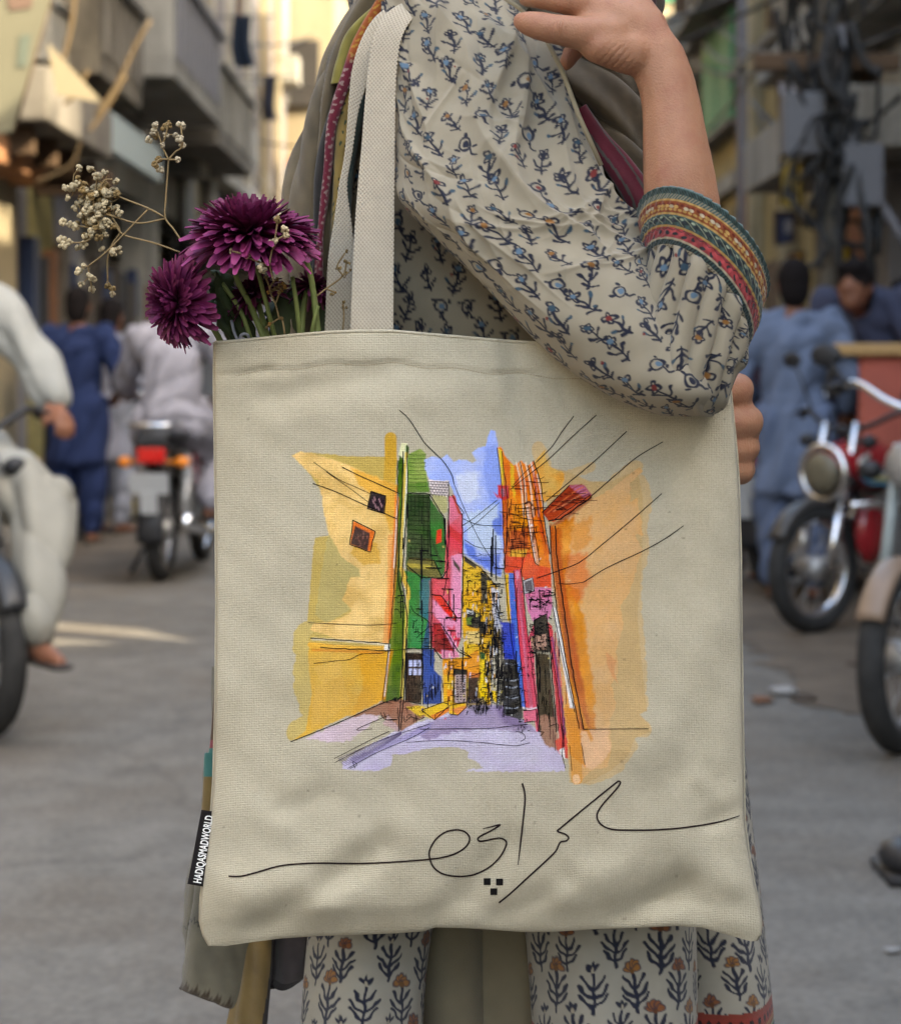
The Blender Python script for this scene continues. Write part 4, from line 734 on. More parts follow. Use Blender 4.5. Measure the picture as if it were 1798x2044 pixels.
for k in range(30):
    x, y = ga.uniform(730, 960), ga.uniform(620, 1150); ink([x, y, x+ga.uniform(20, 70), y+ga.uniform(-12, 16), x+ga.uniform(60, 110), y+ga.uniform(-8, 20)], 1.7)
for k in range(46):   # dark verticals: poles, drainpipes, door jambs
    x = ga.choice([516, 530, 545, 606, 650, 704, 724, 745, 780, 786, 858, 886, 905, 915, 926, 936, 948, 960, 1012, 1050, 1092, 1112])+ga.uniform(-3, 3); y = ga.uniform(420, 1180); ink([x, y, x+ga.uniform(-2, 2), y+ga.uniform(50, 190)], ga.uniform(2.4, 5))
for k in range(60): x, y = ga.choice([880, 900, 918, 935, 948])+ga.normal()*8, ga.uniform(790, 1290); ink([x, y, x+ga.uniform(-2, 2), y+ga.uniform(12, 50)], ga.uniform(2.5, 7))
for k in range(26): x, y = ga.uniform(1055, 1150), ga.uniform(800, 1060); ink([x, y, x+ga.uniform(4, 22), y+ga.uniform(-8, 8)], ga.uniform(3, 7))
for k in range(14):
    x = ga.uniform(840, 880); y = 1262+k*3; ink([x, y, x+ga.uniform(-8, 8), y+ga.uniform(10, 34)], 2.4)
for k in range(7): ink([245+k*5, 1520+k*5, 400+k*3, 1452+k*4, 520, 1402+k*2], 1.5, (120, 100, 150))
# ---- bag meshes
def axis(lo, hi, d0, d1, fine, coarse):
    return np.unique(np.concatenate([np.arange(lo, d0, coarse), np.arange(d0, d1, fine), np.arange(d1, hi, coarse), [hi]]))
sx_ = axis(0, 1, .13, .90, 1/560., 1/230.); ty_ = axis(0, 1, .105, .765, 1/640., 1/260.)
SX, TY = np.meshgrid(sx_, ty_)
top = fT(428+SX*1027); bot = fB(404+SX*1116); YY = top+(bot-top)*TY; XX = fL(YY)+(fR(YY)-fL(YY))*SX
a_x = (XX/.51726-1080)/.901; a_y = (YY/.51735-1560)/.901
inside = ((a_x > 4) & (a_x < 1790) & (a_y > 4) & (a_y < 1680))[..., None]
cc = np.where(inside, AR.sample(a_x, a_y), CANV)
gb = np.random.default_rng(9)
for k in range(46):    # slubs and specks in the natural canvas
    x, y, r = gb.uniform(440, 1470), gb.uniform(690, 1850), gb.uniform(1.2, 2.6); cc = np.where((((XX-x)/1.4)**2+(YY-y)**2 < r*r)[..., None], cc*.66, cc)
G = BAG(XX, YY)
M_canvas = mat('canvas', attr=True, rough=.92, var=.09, vs_=700, weave=250, bump=.7, bs=700, sheen=.1, spec=.12, dirt=(tuple(lin((150, 138, 112), KB)), 7, .35))
fp = obj('front_panel', fmesh('front_panel', G.reshape(-1, 3), grid_faces(*SX.shape)[:, ::-1], cc.reshape(-1, 3)), M_canvas, bag)
so = fp.modifiers.new('solid', 'SOLIDIFY'); so.thickness = .0012; so.offset = -1
S2, T2 = np.meshgrid(np.linspace(0, 1, 70), np.linspace(0, 1, 80)); top = fT(428+S2*1027); bot = fB(404+S2*1116)-4; Y2 = top+(bot-top)*T2; X2 = fL(Y2)+(fR(Y2)-fL(Y2))*S2
e = np.clip(4*S2*(1-S2), 0, 1)**.45*np.clip((1-T2)*3, 0, 1)**.5
G2 = W(X2, Y2, 1.5+.001+.034*e*(.8+.2*T2)); bp_ = obj('back_panel', fmesh('back_panel', G2.reshape(-1, 3), grid_faces(80, 70), np.broadcast_to(CANV, (5600, 3))), M_canvas, bag)
so = bp_.modifiers.new('solid', 'SOLIDIFY'); so.thickness = .0012; so.offset = 1
def ribbons(name, lines, m, parent, surf, off):
    "flat ink strokes lying on a surface"
    mb = MB()
    for P, wd, c in lines:
        P = np.asarray(P, float); T = np.gradient(P, axis=0); T /= np.linalg.norm(T, axis=1)[:, None]+1e-9; N = np.stack([-T[:, 1], T[:, 0]], 1)
        wd = np.broadcast_to(np.asarray(wd, float), (len(P),))[:, None]
        L, Rr = P+N*wd/2, P-N*wd/2; off += 1.2e-7
        V = np.empty((len(P), 2, 3)); V[:, 0] = surf(L[:, 0], L[:, 1], off); V[:, 1] = surf(Rr[:, 0], Rr[:, 1], off)
        mb.add(V, grid_faces(len(P), 2), lin(c, KB))
    return mb.build(name, m, parent)
M_ink = mat('ink', attr=True, rough=.85, var=.15, vs_=900, spec=.1)
def asurf(x, y, off): X, Y = A2U(x, y); return BAG(X, Y, off)
tag(ribbons('drawing_ink', [(P, w_, tuple(np.array(c)*.75)) for P, w_, c in INK], M_ink, bag, asurf, .0004), kind='stuff')
K2 = lambda q: (np.array(q, float).reshape(-1, 2)*1.168+[800, 3000])*[.51726, .51735]
cal = []
for q in ((70,327,110,327,160,315,230,295,290,287,370,284,500,285,620,280,735,271,790,262,830,247,858,225,866,200,850,180,820,174,785,182,755,205,735,240,735,270,750,300,780,320,830,328,880,322,930,298,965,265,985,230,986,211,965,201,930,207,903,212,893,204,905,193,940,175,967,157,940,163,910,170),
          (1040,20,1047,45,1049,80,1041,160,1033,230,1026,290), (963,415,1000,385,1060,330,1120,275,1150,245,1160,225,1167,214,1185,210,1193,200,1182,188,1157,178,1170,165,1230,115,1300,58,1345,22,1358,13,1364,19,1350,40,1310,85,1292,110,1287,130,1295,150,1315,165,1345,173,1400,175,1480,174,1560,168,1640,157,1700,145,1758,127)):
    P = cr(K2(q), len(q)*4); wd = np.full(len(P), 3.4); wd[-14:] *= np.linspace(1, .5, 14); cal.append((P, wd, (38, 28, 28)))
for x, y in ((924, 345), (965, 346), (946, 378)):
    P = K2((x-11.5, y, x-4, y, x+4, y, x+11.5, y)); cal.append((P, 13.5, (22, 20, 20)))
ribbons('handwriting', cal, M_ink, bag, BAG, .0006)
# stitching of the hem
st = []
for x in np.arange(470, 1260, 5.2):
    y = fT(x)+66-3*math.sin(x*.05); st.append((np.array([[x, y], [x+1.7, y+.1], [x+3.4, y+.2]]), 1.1, (146, 132, 106)))
tag(ribbons('stitching', st, M_ink, bag, BAG, .0004), kind='stuff')
# rolled edge along the mouth
x = np.linspace(430, 1440, 120); mb = MB(); mb.tube(BAG(x, fT(x)+.6), .0012, 8, CANV*1.06); mb.build('rim', M_canvas, bag)
# handles of webbing
M_web = mat('webbing', attr=True, rough=.9, var=.05, vs_=100, bump=.2, bs=600, sheen=.1)
def webcol(S, T, k=1.):
    a = np.mod(S/.0028+np.floor(T/.0016)*.5, 1); b = np.mod(T/.0016, 1)
    h = (np.abs(a-.5)*2)*(1-np.abs(b-.5)); base = lin((198, 186, 166), .74*k)
    return base*(1.06-.34*np.clip((h-.35)*3, 0, 1))[..., None], h
def strap(rr, n):
    A = loft(rr, n, 120, 10, .12, lambda S, T, P: np.where(P < math.pi, .0007*(1-webcol(S, T)[1]), 0))
    return loft_obj('handle', A, M_web, bag, webcol(A[1], A[2])[0])
strap([((860, -40), (905, -60), 1.545, .0015), ((815, -2), (852, 4), 1.528, .0015, (0, 0)), ((771, 28), (822, 36), 1.515, .0015), ((748, 70), (801, 74), 1.508, .0015), ((737, 125), (792, 125), 1.505, .0015), ((730, 200), (788, 200), 1.502, .0015), ((722, 300), (787, 300), 1.499, .0015), ((713, 400), (786, 400), 1.496, .0015), ((706, 510), (785, 510), 1.493, .0015), ((700, 660), (784, 660), 1.489, .0015), ((699, 690), (784, 690), 1.4885, .0013)], 620)
strap([((845, -60), (880, -80), 1.555, .0015), ((795, -2), (830, -12), 1.54, .0015), ((748, 36), (785, 30), 1.53, .0015), ((720, 84), (755, 84), 1.525, .0015), ((704, 140), (742, 140), 1.523, .0015), ((697, 205), (716, 215), 1.523, .0015), ((690, 300), (702, 305), 1.525, .0015), ((678, 370), (692, 370), 1.526, .0015), ((668, 440), (700, 440), 1.527, .0015), ((656, 520), (708, 520), 1.528, .0015), ((650, 640), (708, 640), 1.529, .0015), ((648, 700), (708, 700), 1.529, .0015)], 620)
# woven label sewn into the side seam
q = np.array([[(402, 1617), (426, 1620)], [(392, 1670), (422, 1672)], [(383, 1720), (415, 1722)], [(374, 1765), (408, 1771)]], float)
LT = loft([(a, b, 1.498, .0007) for a, b in q], 40, 24, 6, .15)
lab = loft_obj('brand_label', LT, mat('label_cloth', (.012, .009, .009), rough=.9, weave=700, var=.1), bag)
cu = bpy.data.curves.new('t', 'FONT'); cu.body = 'HADIQASMADWORLD'; cu.size = 1; cu.offset = .022; cu.space_character = 1.02; cu.resolution_u = 4
to_ = bpy.data.objects.new('t', cu); COL.objects.link(to_); me = bpy.data.meshes.new_from_object(to_.evaluated_get(bpy.context.evaluated_depsgraph_get())); bpy.data.objects.remove(to_)
P = np.empty(len(me.vertices)*3, np.float32); me.vertices.foreach_get('co', P); P = P.reshape(-1, 3)
tx = (P[:, 0]-P[:, 0].min())/np.ptp(P[:, 0]); ty = (P[:, 1]-.0)/.72
b0, b1 = np.array([401., 1764.]), np.array([425.5, 1630.]); dvec = (b1-b0); nv = np.array([dvec[1], -dvec[0]]); nv = nv/np.linalg.norm(nv); 
hgt = 16.0*(1-.0*tx)
base = b0+dvec*tx[:, None]; up = np.array([-.99, -.17])
X = base+up*(ty*hgt)[:, None]
me.vertices.foreach_set('co', W(X[:, 0], X[:, 1], 1.4955).astype(np.float32).ravel()); me.update()
obj('lettering', me, mat('white_thread', lin((244, 242, 238), .9), rough=.8, var=.03), bag)
# ------------------------------------------------------------------ flowers standing in the bag
M_pet = mat('petal', attr=True, rough=.55, var=.10, vs_=300, spec=.3)
M_stem = mat('stem_green', lin((122, 132, 76), .95), rough=.6, var=.2, vs_=80)
M_leaf = mat('leaf_green', lin((58, 70, 38), .8), rough=.6, var=.3, vs_=60)
M_dry = mat('dry_stem', lin((140, 118, 82), .8), rough=.8, var=.15)
M_bud = mat('dry_blossom', attr=True, rough=.9, var=.2, vs_=900, bump=.6, bs=1500)
def mum(x, y, d, rad, n, label, stem, seed, npet=230, leaves=(), dark=1., droop=.25):
    g = np.random.default_rng(seed); root = thing('chrysanthemum', label, 'flower', W(x, y, d), group='purple chrysanthemums standing in the bag')
    c = W(x, y, d); n = np.array(n, float); n /= np.linalg.norm(n); e1 = np.cross(n, [0.3, 0.2, 1]); e1 /= np.linalg.norm(e1); e2 = np.cross(n, e1)
    Rm = rad*d/FU; mb = MB(); t = np.linspace(0, 1, 7)
    for k in range(npet):
        q = (k+.5)/npet; ph = k*2.39996+g.normal()*.12
        el = (-droop+1.75*(1-q)**1.15)+g.normal()*.09; L = Rm*(.30+.70*q**.75)*g.uniform(.88, 1.07); wd = Rm*.062*(.7+.5*q)*g.uniform(.8, 1.2)
        rd = math.cos(ph)*e1+math.sin(ph)*e2; side = -math.sin(ph)*e1+math.cos(ph)*e2
        cur = g.uniform(-.55, .15) if q > .4 else g.uniform(.0, .7)
        an = el+cur*t; step = L/6
        r = np.concatenate([[0], np.cumsum(np.cos(an[:-1]))])*step+Rm*.06; h = np.concatenate([[0], np.cumsum(np.sin(an[:-1]))])*step
        ax = c+rd*r[:, None]+n*h[:, None]; tw = g.normal()*.25
        nn = -np.sin(an)[:, None]*rd+np.cos(an)[:, None]*n
        ww = wd*np.array([.45, .75, .95, 1.05, 1.1, 1.0, .5])
        sd = side*math.cos(tw)+nn*math.sin(tw)
        V = np.stack([ax-sd*ww[:, None]+nn*(ww*.55)[:, None], ax, ax+sd*ww[:, None]+nn*(ww*.55)[:, None]], 1)
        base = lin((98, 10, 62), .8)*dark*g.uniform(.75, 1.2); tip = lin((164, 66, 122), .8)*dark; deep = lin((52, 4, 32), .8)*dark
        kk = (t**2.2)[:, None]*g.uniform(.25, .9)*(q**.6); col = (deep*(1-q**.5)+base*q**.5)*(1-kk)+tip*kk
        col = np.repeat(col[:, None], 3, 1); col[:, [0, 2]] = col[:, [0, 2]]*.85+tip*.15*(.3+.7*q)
        mb.add(V, grid_faces(7, 3), col.reshape(-1, 3))
    tag(mb.build('petals', M_pet, root), kind='stuff')
    b = MB(); b.add(ICO[0]*Rm*.2+c-n*Rm*.10, ICO[1]); b.build('calyx', M_leaf, root)
    P = cr([W(*p) for p in stem], 16); b = MB(); b.tube(P, np.linspace(.0018, .0026, 16), 8); b.build('stem', M_stem, root)
    for (p0, p1, p2, wl) in leaves:
        A = cr([W(*p0), W(*p1), W(*p2)], 14); T = np.gradient(A, axis=0); S_ = np.cross(T, [0.2, -1, .3]); S_ /= np.linalg.norm(S_, axis=1)[:, None]
        ww = wl*d/FU*np.sin(np.linspace(.12, 3.1, 14))*(1+.25*np.sin(np.arange(14)*2.1))
        V = np.stack([A-S_*ww[:, None]+[0, .003, 0], A, A+S_*ww[:, None]+[0, .004, 0]], 1); b = MB(); b.add(V, grid_faces(14, 3)); b.build('leaf', M_leaf, root)
mum(498, 468, 1.475, 140, (.05, -.24, .96), 'large open purple chrysanthemum at the top of the bunch', [(492, 505, 1.485), (470, 545, 1.495), (500, 610, 1.51), (533, 690, 1.515)], 1, 460, [((430, 540, 1.50), (440, 580, 1.505), (470, 640, 1.51), 12)], 1, .30)
mum(353, 606, 1.485, 100, (-.72, -.60, -.10), 'purple chrysanthemum drooping over the left corner of the bag', [(375, 606, 1.495), (405, 632, 1.50), (430, 662, 1.51), (448, 700, 1.515)], 2, 340, [((405, 560, 1.51), (440, 585, 1.515), (455, 650, 1.515), 20), ((400, 600, 1.515), (430, 620, 1.515), (470, 690, 1.515), 14), ((420, 540, 1.52), (450, 560, 1.52), (470, 610, 1.52), 16), ((450, 560, 1.53), (470, 620, 1.53), (520, 700, 1.53), 22), ((560, 560, 1.535), (565, 620, 1.535), (560, 700, 1.53), 20), ((430, 600, 1.53), (450, 640, 1.53), (480, 700, 1.53), 20)], .9, .35)
mum(590, 462, 1.505, 60, (.45, -.35, .8), 'small purple chrysanthemum tucked behind the right side of the largest one', [(600, 490, 1.51), (622, 560, 1.515), (637, 690, 1.518)], 3, 150, (), .9, .3)
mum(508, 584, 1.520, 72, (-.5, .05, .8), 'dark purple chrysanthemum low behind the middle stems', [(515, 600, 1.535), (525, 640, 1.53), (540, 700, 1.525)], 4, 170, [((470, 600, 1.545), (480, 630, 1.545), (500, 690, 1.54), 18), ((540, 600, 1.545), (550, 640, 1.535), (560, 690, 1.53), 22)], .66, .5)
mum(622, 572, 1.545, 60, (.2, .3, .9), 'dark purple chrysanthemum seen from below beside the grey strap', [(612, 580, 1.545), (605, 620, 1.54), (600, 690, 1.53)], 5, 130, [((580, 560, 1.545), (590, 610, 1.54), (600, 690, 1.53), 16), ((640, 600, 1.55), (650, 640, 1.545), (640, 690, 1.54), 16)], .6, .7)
for x0, y0, x1, y1, x2, y2, d, lb in ((583, 552, 592, 610, 600, 690, 1.505, 'pale bare stem left of the two long stems near the strap'), (634, 610, 627, 640, 618, 690, 1.51, 'thin green stem leaning left beside the strap'), (512, 530, 530, 600, 553, 690, 1.50, 'slim olive stem just right of the thickest stem'), (440, 560, 480, 620, 505, 690, 1.508, 'thin olive stem slanting behind the thickest stem')):
    b = MB(); b.tube(cr([W(x0, y0, d), W(x1, y1, d), W(x2, y2, 1.515)], 12), .0017, 7); tag(b.build('flower_stem', M_stem, None), lb, 'stem', 'bare stems in the bunch')
Q = .374
def gyps(label, stems, balls, d, seed, col=(196, 180, 150), dark=.3, r0=11.6):
    g = np.random.default_rng(seed); p0 = W(stems[0][0][0]*Q, stems[0][0][1]*Q, d); root = thing('gypsophila', label, 'flower', p0, group='dried gypsophila sprigs in the bunch')
    b = MB()
    for s in stems: P = np.array(s, float)*Q; z = d+np.linspace(0, .006, len(P))*g.uniform(-1, 1); b.tube(cr(W(P[:, 0], P[:, 1], z), len(P)*4), .00065, 6)
    for i, (x, y) in enumerate(balls):      # hair-thin twigs to the nearest stem point
        S_ = np.concatenate([np.array(s, float) for s in stems]); k = S_[np.argmin(np.hypot(S_[:, 0]-x, S_[:, 1]-y))]
        if np.hypot(*(k-[x, y])) < 140: m = (k+[x, y])/2+g.normal(size=2)*8; b.tube(cr(W(np.array([k[0], m[0], x])*Q, np.array([k[1], m[1], y])*Q, [d, d+.002, d]), 8), .00035, 5)
    b.build('stems', M_dry, root)
    b = MB()
    for x, y in balls:
        r = r0*Q*2.2*g.uniform(.75, 1.15)*d/FU; c = W(x*Q, y*Q, d+g.uniform(-.006, .006)); cc = lin(col, .85)*g.uniform(.6, 1.1) if g.random() > dark else lin((150, 124, 80), .8)*g.uniform(.6, 1.1)
        for k in range(9):   # small ruffled petals packed into a ball
            v = g.normal(size=3); v /= np.linalg.norm(v); b.add(ICO1[0]*r*.52*g.uniform(.7, 1.1)+c+v*r*.55, ICO1[1], cc*g.uniform(.75, 1.15))
    tag(b.build('blossoms', M_bud, root), kind='stuff')
gyps('dried gypsophila sprig standing tallest above the bag', [[(965, 1280), (925, 1220), (882, 1160), (885, 1060), (900, 850)], [(900, 850), (875, 800), (866, 775), (840, 700)], [(900, 850), (935, 810), (972, 775), (965, 668)], [(866, 775), (885, 720), (898, 655)], [(900, 850), (850, 850), (825, 880)], [(905, 850), (950, 850)]],
     [(830, 665), (965, 668), (795, 745), (820, 705), (832, 725), (885, 720), (940, 720), (955, 735), (865, 775), (972, 775), (845, 848), (825, 875), (832, 890), (950, 850), (898, 655), (880, 680), (905, 668), (855, 905)], 1.48, 5, dark=.15)
cl = [(418, 955), (350, 1000), (385, 1000), (363, 1055), (440, 1010), (560, 920), (510, 940), (540, 1000), (575, 1040), (625, 1035), (580, 1085), (400, 1110), (470, 1100), (430, 1150), (540, 1130), (575, 1140), (335, 1185), (370, 1195), (410, 1195), (580, 1195), (545, 1215), (490, 1245), (530, 1265), (560, 1250), (330, 1275), (370, 1290), (335, 1310), (447, 1305), (415, 1320), (610, 1345), (635, 1335), (445, 1420), (413, 1445), (480, 1475), (500, 1490), (435, 1515), (490, 1545), (575, 1525), (600, 1540), (600, 1570), (450, 985)]
gq = np.random.default_rng(2); cl += [(gq.normal(505, 55), gq.normal(1110, 88)) for k in range(70)]
gyps('bushy dried gypsophila head hanging out to the left of the bag', [[(960, 1345), (820, 1295), (680, 1260), (640, 1235), (610, 1190)], [(882, 1160), (790, 1110), (640, 1050), (560, 1000), (520, 950)], [(885, 1165), (740, 1190), (610, 1155), (520, 1130), (430, 1150)], [(790, 1115), (660, 1250), (560, 1350), (470, 1420)], [(600, 1160), (640, 1235), (600, 1300), (575, 1380), (575, 1500)], [(610, 1190), (540, 1220), (400, 1200), (340, 1190)], [(560, 1000), (470, 1020), (390, 1000)], [(540, 1230), (450, 1290), (340, 1290)], [(470, 1420), (480, 1480), (490, 1540)], [(520, 950), (500, 1100), (540, 1230)], [(600, 955), (560, 960), (530, 1000)]], cl, 1.485, 6, (200, 182, 146), .3)
gyps('few cream gypsophila heads lying against the largest purple bloom', [[(1460, 1500), (1440, 1400), (1465, 1285), (1483, 1170)], [(1465, 1285), (1523, 1250), (1523, 1222)], [(1440, 1420), (1340, 1380), (1320, 1360)], [(1320, 1360), (1240, 1340)]], [(1483, 1170), (1523, 1222), (1525, 1254), (1465, 1285), (1455, 1295), (1320, 1360), (1240, 1340), (1395, 1432), (1410, 1440)], 1.44, 7, (206, 186, 148), .05)
gyps('brown dried sprig among the stems under the largest bloom', [[(1490, 1700), (1470, 1620), (1440, 1540), (1480, 1480)], [(1470, 1620), (1500, 1540), (1520, 1510)], [(1440, 1540), (1420, 1480)], [(1520, 1780), (1500, 1700), (1440, 1730)]], [(1490, 1520), (1470, 1540), (1510, 1510), (1520, 1530), (1450, 1550), (1480, 1490), (1430, 1560), (1420, 1480), (1440, 1730), (1425, 1750), (1500, 1700), (1490, 1560), (1505, 1550)], 1.49, 8, (170, 124, 66), .5, 6)
gyps('spindly brown sprig crossing in front of the rear strap', [[(1690, 1580), (1740, 1540), (1830, 1470), (1850, 1390)], [(1830, 1470), (1800, 1420), (1840, 1350)], [(1740, 1540), (1790, 1560)], [(1830, 1760), (1835, 1680), (1830, 1620)]], [(1850, 1340), (1838, 1392), (1862, 1405), (1815, 1430), (1850, 1455), (1870, 1440), (1790, 1560), (1770, 1570), (1830, 1630), (1850, 1640), (1835, 1610)], 1.50, 9, (140, 110, 60), .6, 5)
# earphone lead peeping out of the bag
b = MB(); b.tube(cr([W(462, 640, 1.505), W(468, 664, 1.498), W(477, 682, 1.495), W(482, 668, 1.494), W(494, 668, 1.494), W(499, 684, 1.497), W(500, 700, 1.50)], 40), .0011, 8); tag(b.build('cord', mat('white_cord', lin((150, 150, 156), .7), rough=.5, var=.02), None), 'thin white cord looping over the left end of the bag mouth', 'cord')
# ================================================================== STREET
def plane_obj(name, poly, z, m, kind='structure'):
    me = bpy.data.meshes.new(name); me.from_pydata([(x, y, z) for x, y in poly], [], [list(range(len(poly)))]); me.update(); return tag(obj(name, me, m), kind=kind)
M_road = mat('road', lin((140, 135, 127), .60), rough=.9, var=.2, vs_=7, bump=.7, bs=90, dirt=(tuple(lin((130, 116, 100), .52)), .9, .7), spec=.25)
M_dirt = mat('dirt', lin((134, 119, 102), .47), rough=.95, var=.22, vs_=3, bump=.8, bs=30, dirt=(tuple(lin((84, 74, 66), .42)), 2.2, .6))
def road_wear(m):
    "cracks, tar patches and oil stains"
    n = m.node_tree.nodes; l = m.node_tree.links; b = n['Principled BSDF']; src = b.inputs['Base Color'].links[0].from_socket; tc = n.new('ShaderNodeTexCoord')
    def vor(feature, sc_, dist=.6):
        ns = n.new('ShaderNodeTexNoise'); ns.inputs['Scale'].default_value = 2.2; ns.inputs['Detail'].default_value = 6; l.new(tc.outputs['Object'], ns.inputs['Vector']); ad = n.new('ShaderNodeVectorMath'); ad.operation = 'MULTIPLY_ADD'; l.new(ns.outputs['Color'], ad.inputs[0]); ad.inputs[1].default_value = (dist,)*3; l.new(tc.outputs['Object'], ad.inputs[2])
        v = n.new('ShaderNodeTexVoronoi'); v.feature = feature; v.inputs['Scale'].default_value = sc_; l.new(ad.outputs[0], v.inputs['Vector']); return v
    def mr(sock, a, b_, c, d): x = n.new('ShaderNodeMapRange'); x.inputs[1].default_value = a; x.inputs[2].default_value = b_; x.inputs[3].default_value = c; x.inputs[4].default_value = d; l.new(sock, x.inputs[0]); return x.outputs[0]
    fac = mr(vor('DISTANCE_TO_EDGE', .55).outputs['Distance'], 0, .016, .82, 1)
    patch = mr(vor('F1', .33, .3).outputs['Color'], .2, .8, .84, 1.14)
    ns = n.new('ShaderNodeTexNoise'); ns.inputs['Scale'].default_value = 1.7; ns.inputs['Detail'].default_value = 3; l.new(tc.outputs['Object'], ns.inputs['Vector']); oil = mr(ns.outputs[0], .64, .72, 1, .62)
    gr = n.new('ShaderNodeTexNoise'); gr.inputs['Scale'].default_value = 45; gr.inputs['Detail'].default_value = 4; l.new(tc.outputs['Object'], gr.inputs['Vector']); grit = mr(gr.outputs[0], .3, .7, .8, 1.2)
    cur = src
    for f in (fac, patch, oil, grit): s_ = n.new('ShaderNodeVectorMath'); s_.operation = 'SCALE'; l.new(cur, s_.inputs[0]); l.new(f, s_.inputs[3]); cur = s_.outputs[0]
    l.new(cur, b.inputs['Base Color'])
road_wear(M_road)
plane_obj('ground', [(-250, -120), (250, -120), (250, 400), (-250, 400)], -.012, M_dirt)
plane_obj('road', [(-3.0, -60), (3.2, -60), (3.2, 120), (-3.0, 120)], 0, M_road)
g = np.random.default_rng(31)
def verge(x0, side, amp, y0, y1):
    ys = np.linspace(y0, y1, 700); e = x0+np.cumsum(g.normal(size=700))*.012*amp+amp*.25*np.sin(ys*.9+side)+g.normal(size=700)*.05
    return [(e[i], ys[i]) for i in range(700)]+[(side*3.4, y1), (side*3.4, y0)]
plane_obj('dirt_verge', verge(-1.75, -1, .6, 11.2, 60), .005, M_dirt); plane_obj('dirt_verge', verge(1.15, 1, .5, 6.9, 60)[::-1], .005, M_dirt)
# litter and stones on the road
M_litter = {k: mat('litter_'+k, lin(c, .55), rough=.8) for k, c in (('white', (185, 182, 178)), ('orange', (140, 100, 76)), ('brown', (100, 84, 70)))}
for i, (x, y, s, k, lb) in enumerate(((1562, 1388, .10, 'white', 'crumpled white wrapper on the road left of the right-hand front wheel'), (1520, 1404, .07, 'orange', 'orange scrap of litter lying left of the white wrapper'), (1600, 1402, .06, 'brown', 'brown scrap of litter lying right of the white wrapper'), (1780, 1905, .03, 'white', 'tiny white pebble on the road at the right edge of the frame'), (1700, 1330, .05, 'brown', 'brown clod on the verge before the exhaust'))):
    d = 1.15*FU/(y-HY); c = W(x, y, d)*[1, 1, 0]; s *= .62; b = MB(); q = ICO[0]*[s, s*.8, s*.22]; q = q*(1+.35*sinoise(q/s, 4, i)[:, None]); b.add(q+c+[0, 0, s*.2+.005], ICO[1]); tag(b.build('litter', M_litter[k]), lb, 'litter', 'litter on the street')
# ---- buildings
P_ = dict(rough=.92, bump=.5, bs=14)
M_b = {k: mat('plaster_'+k, lin(c, .24 if k == 'sun' else .50), var=.2, vs_=1.4, dirt=(tuple(lin(dc, .34)), 1.3, min(.95, dk+.3)), vstretch=(1, 1, .45), **P_) for k, c, dc, dk in (
    ('brown', (150, 138, 118), (70, 62, 54), .7), ('cream', (214, 198, 160), (130, 112, 84), .55), ('grey', (170, 166, 160), (92, 88, 84), .6), ('pale', (200, 194, 182), (120, 112, 102), .55), ('yellow', (206, 182, 124), (140, 112, 72), .5), ('sun', (232, 214, 176), (190, 160, 120), .4), ('terra', (186, 120, 84), (150, 100, 70), .4))}
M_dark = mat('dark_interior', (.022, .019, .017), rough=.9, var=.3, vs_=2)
M_conc = mat('concrete', lin((150, 142, 130), .5), rough=.9, var=.2, vs_=2, bump=.4, bs=20, dirt=(tuple(lin((70, 64, 58), .6)), 1.6, .6))
M_glass = mat('window_glass', (.03, .035, .045), rough=.12, var=0, spec=.6)
M_wood = mat('old_wood', lin((96, 74, 54), .6), rough=.8, var=.25, vs_=4)
M_blue = mat('blue_paint', lin((38, 52, 84), .7), rough=.6, var=.2, vs_=3)
def bx(name, x0, x1, y0, y1, z0, z1, m, parent, bev=.012):
    b = MB(); b.box(((x0+x1)/2, (y0+y1)/2, (z0+z1)/2), (abs(x1-x0)/2, abs(y1-y0)/2, abs(z1-z0)/2)); return b.build(name, m, parent, True, False, bev)
def DL(u_, xw): return xw*FU/(u_-CX)
def ZV(v, d): return CZ+(HY-v)*d/FU
def win(par, xw, side, d0, d1, z0, z1, mf, mp, shutter=None, bars=0):
    "window on a street wall: side = +1 wall faces +x (left row), -1 faces -x"
    f = MB(); t = .07; xo = xw+side*.03; cy, cz = (d0+d1)/2, (z0+z1)/2; hy, hz = abs(d1-d0)/2, (z1-z0)/2
    f.box((xo, d0+t/2, cz), (.05, t/2, hz)).box((xo, d1-t/2, cz), (.05, t/2, hz)).box((xo, cy, z1-t/2), (.048, hy-t, t/2)).box((xo, cy, z0+t/2), (.048, hy-t, t/2))
    f.box((xo, cy, cz), (.03, t*.3, hz-t))
    fr = f.build('window', mf, par, True, False); b = MB(); b.box((xw+side*.012, cy, cz), (.010, hy-t, hz-t)); obj('pane', b.mesh('pane', False), mp, fr)
    b = MB(); b.box((xw+side*.09, cy, z0-.04), (.10, hy+.06, .035)); obj('sill', b.mesh('sill', False), M_conc, fr)
    if shutter is not None:
        for k in range(2):
            b = MB(); y = d0+(k*2+1)*(d1-d0)/4; b.box((xw+side*.10, y, cz), (.02, hy*.46, hz*.97))
            for j in range(9): b.box((xw+side*.125, y, z0+(j+.7)*(z1-z0)/9.4), (.008, hy*.38, hz*.06))
            b.build('shutter', shutter, par, True, False)
    return fr
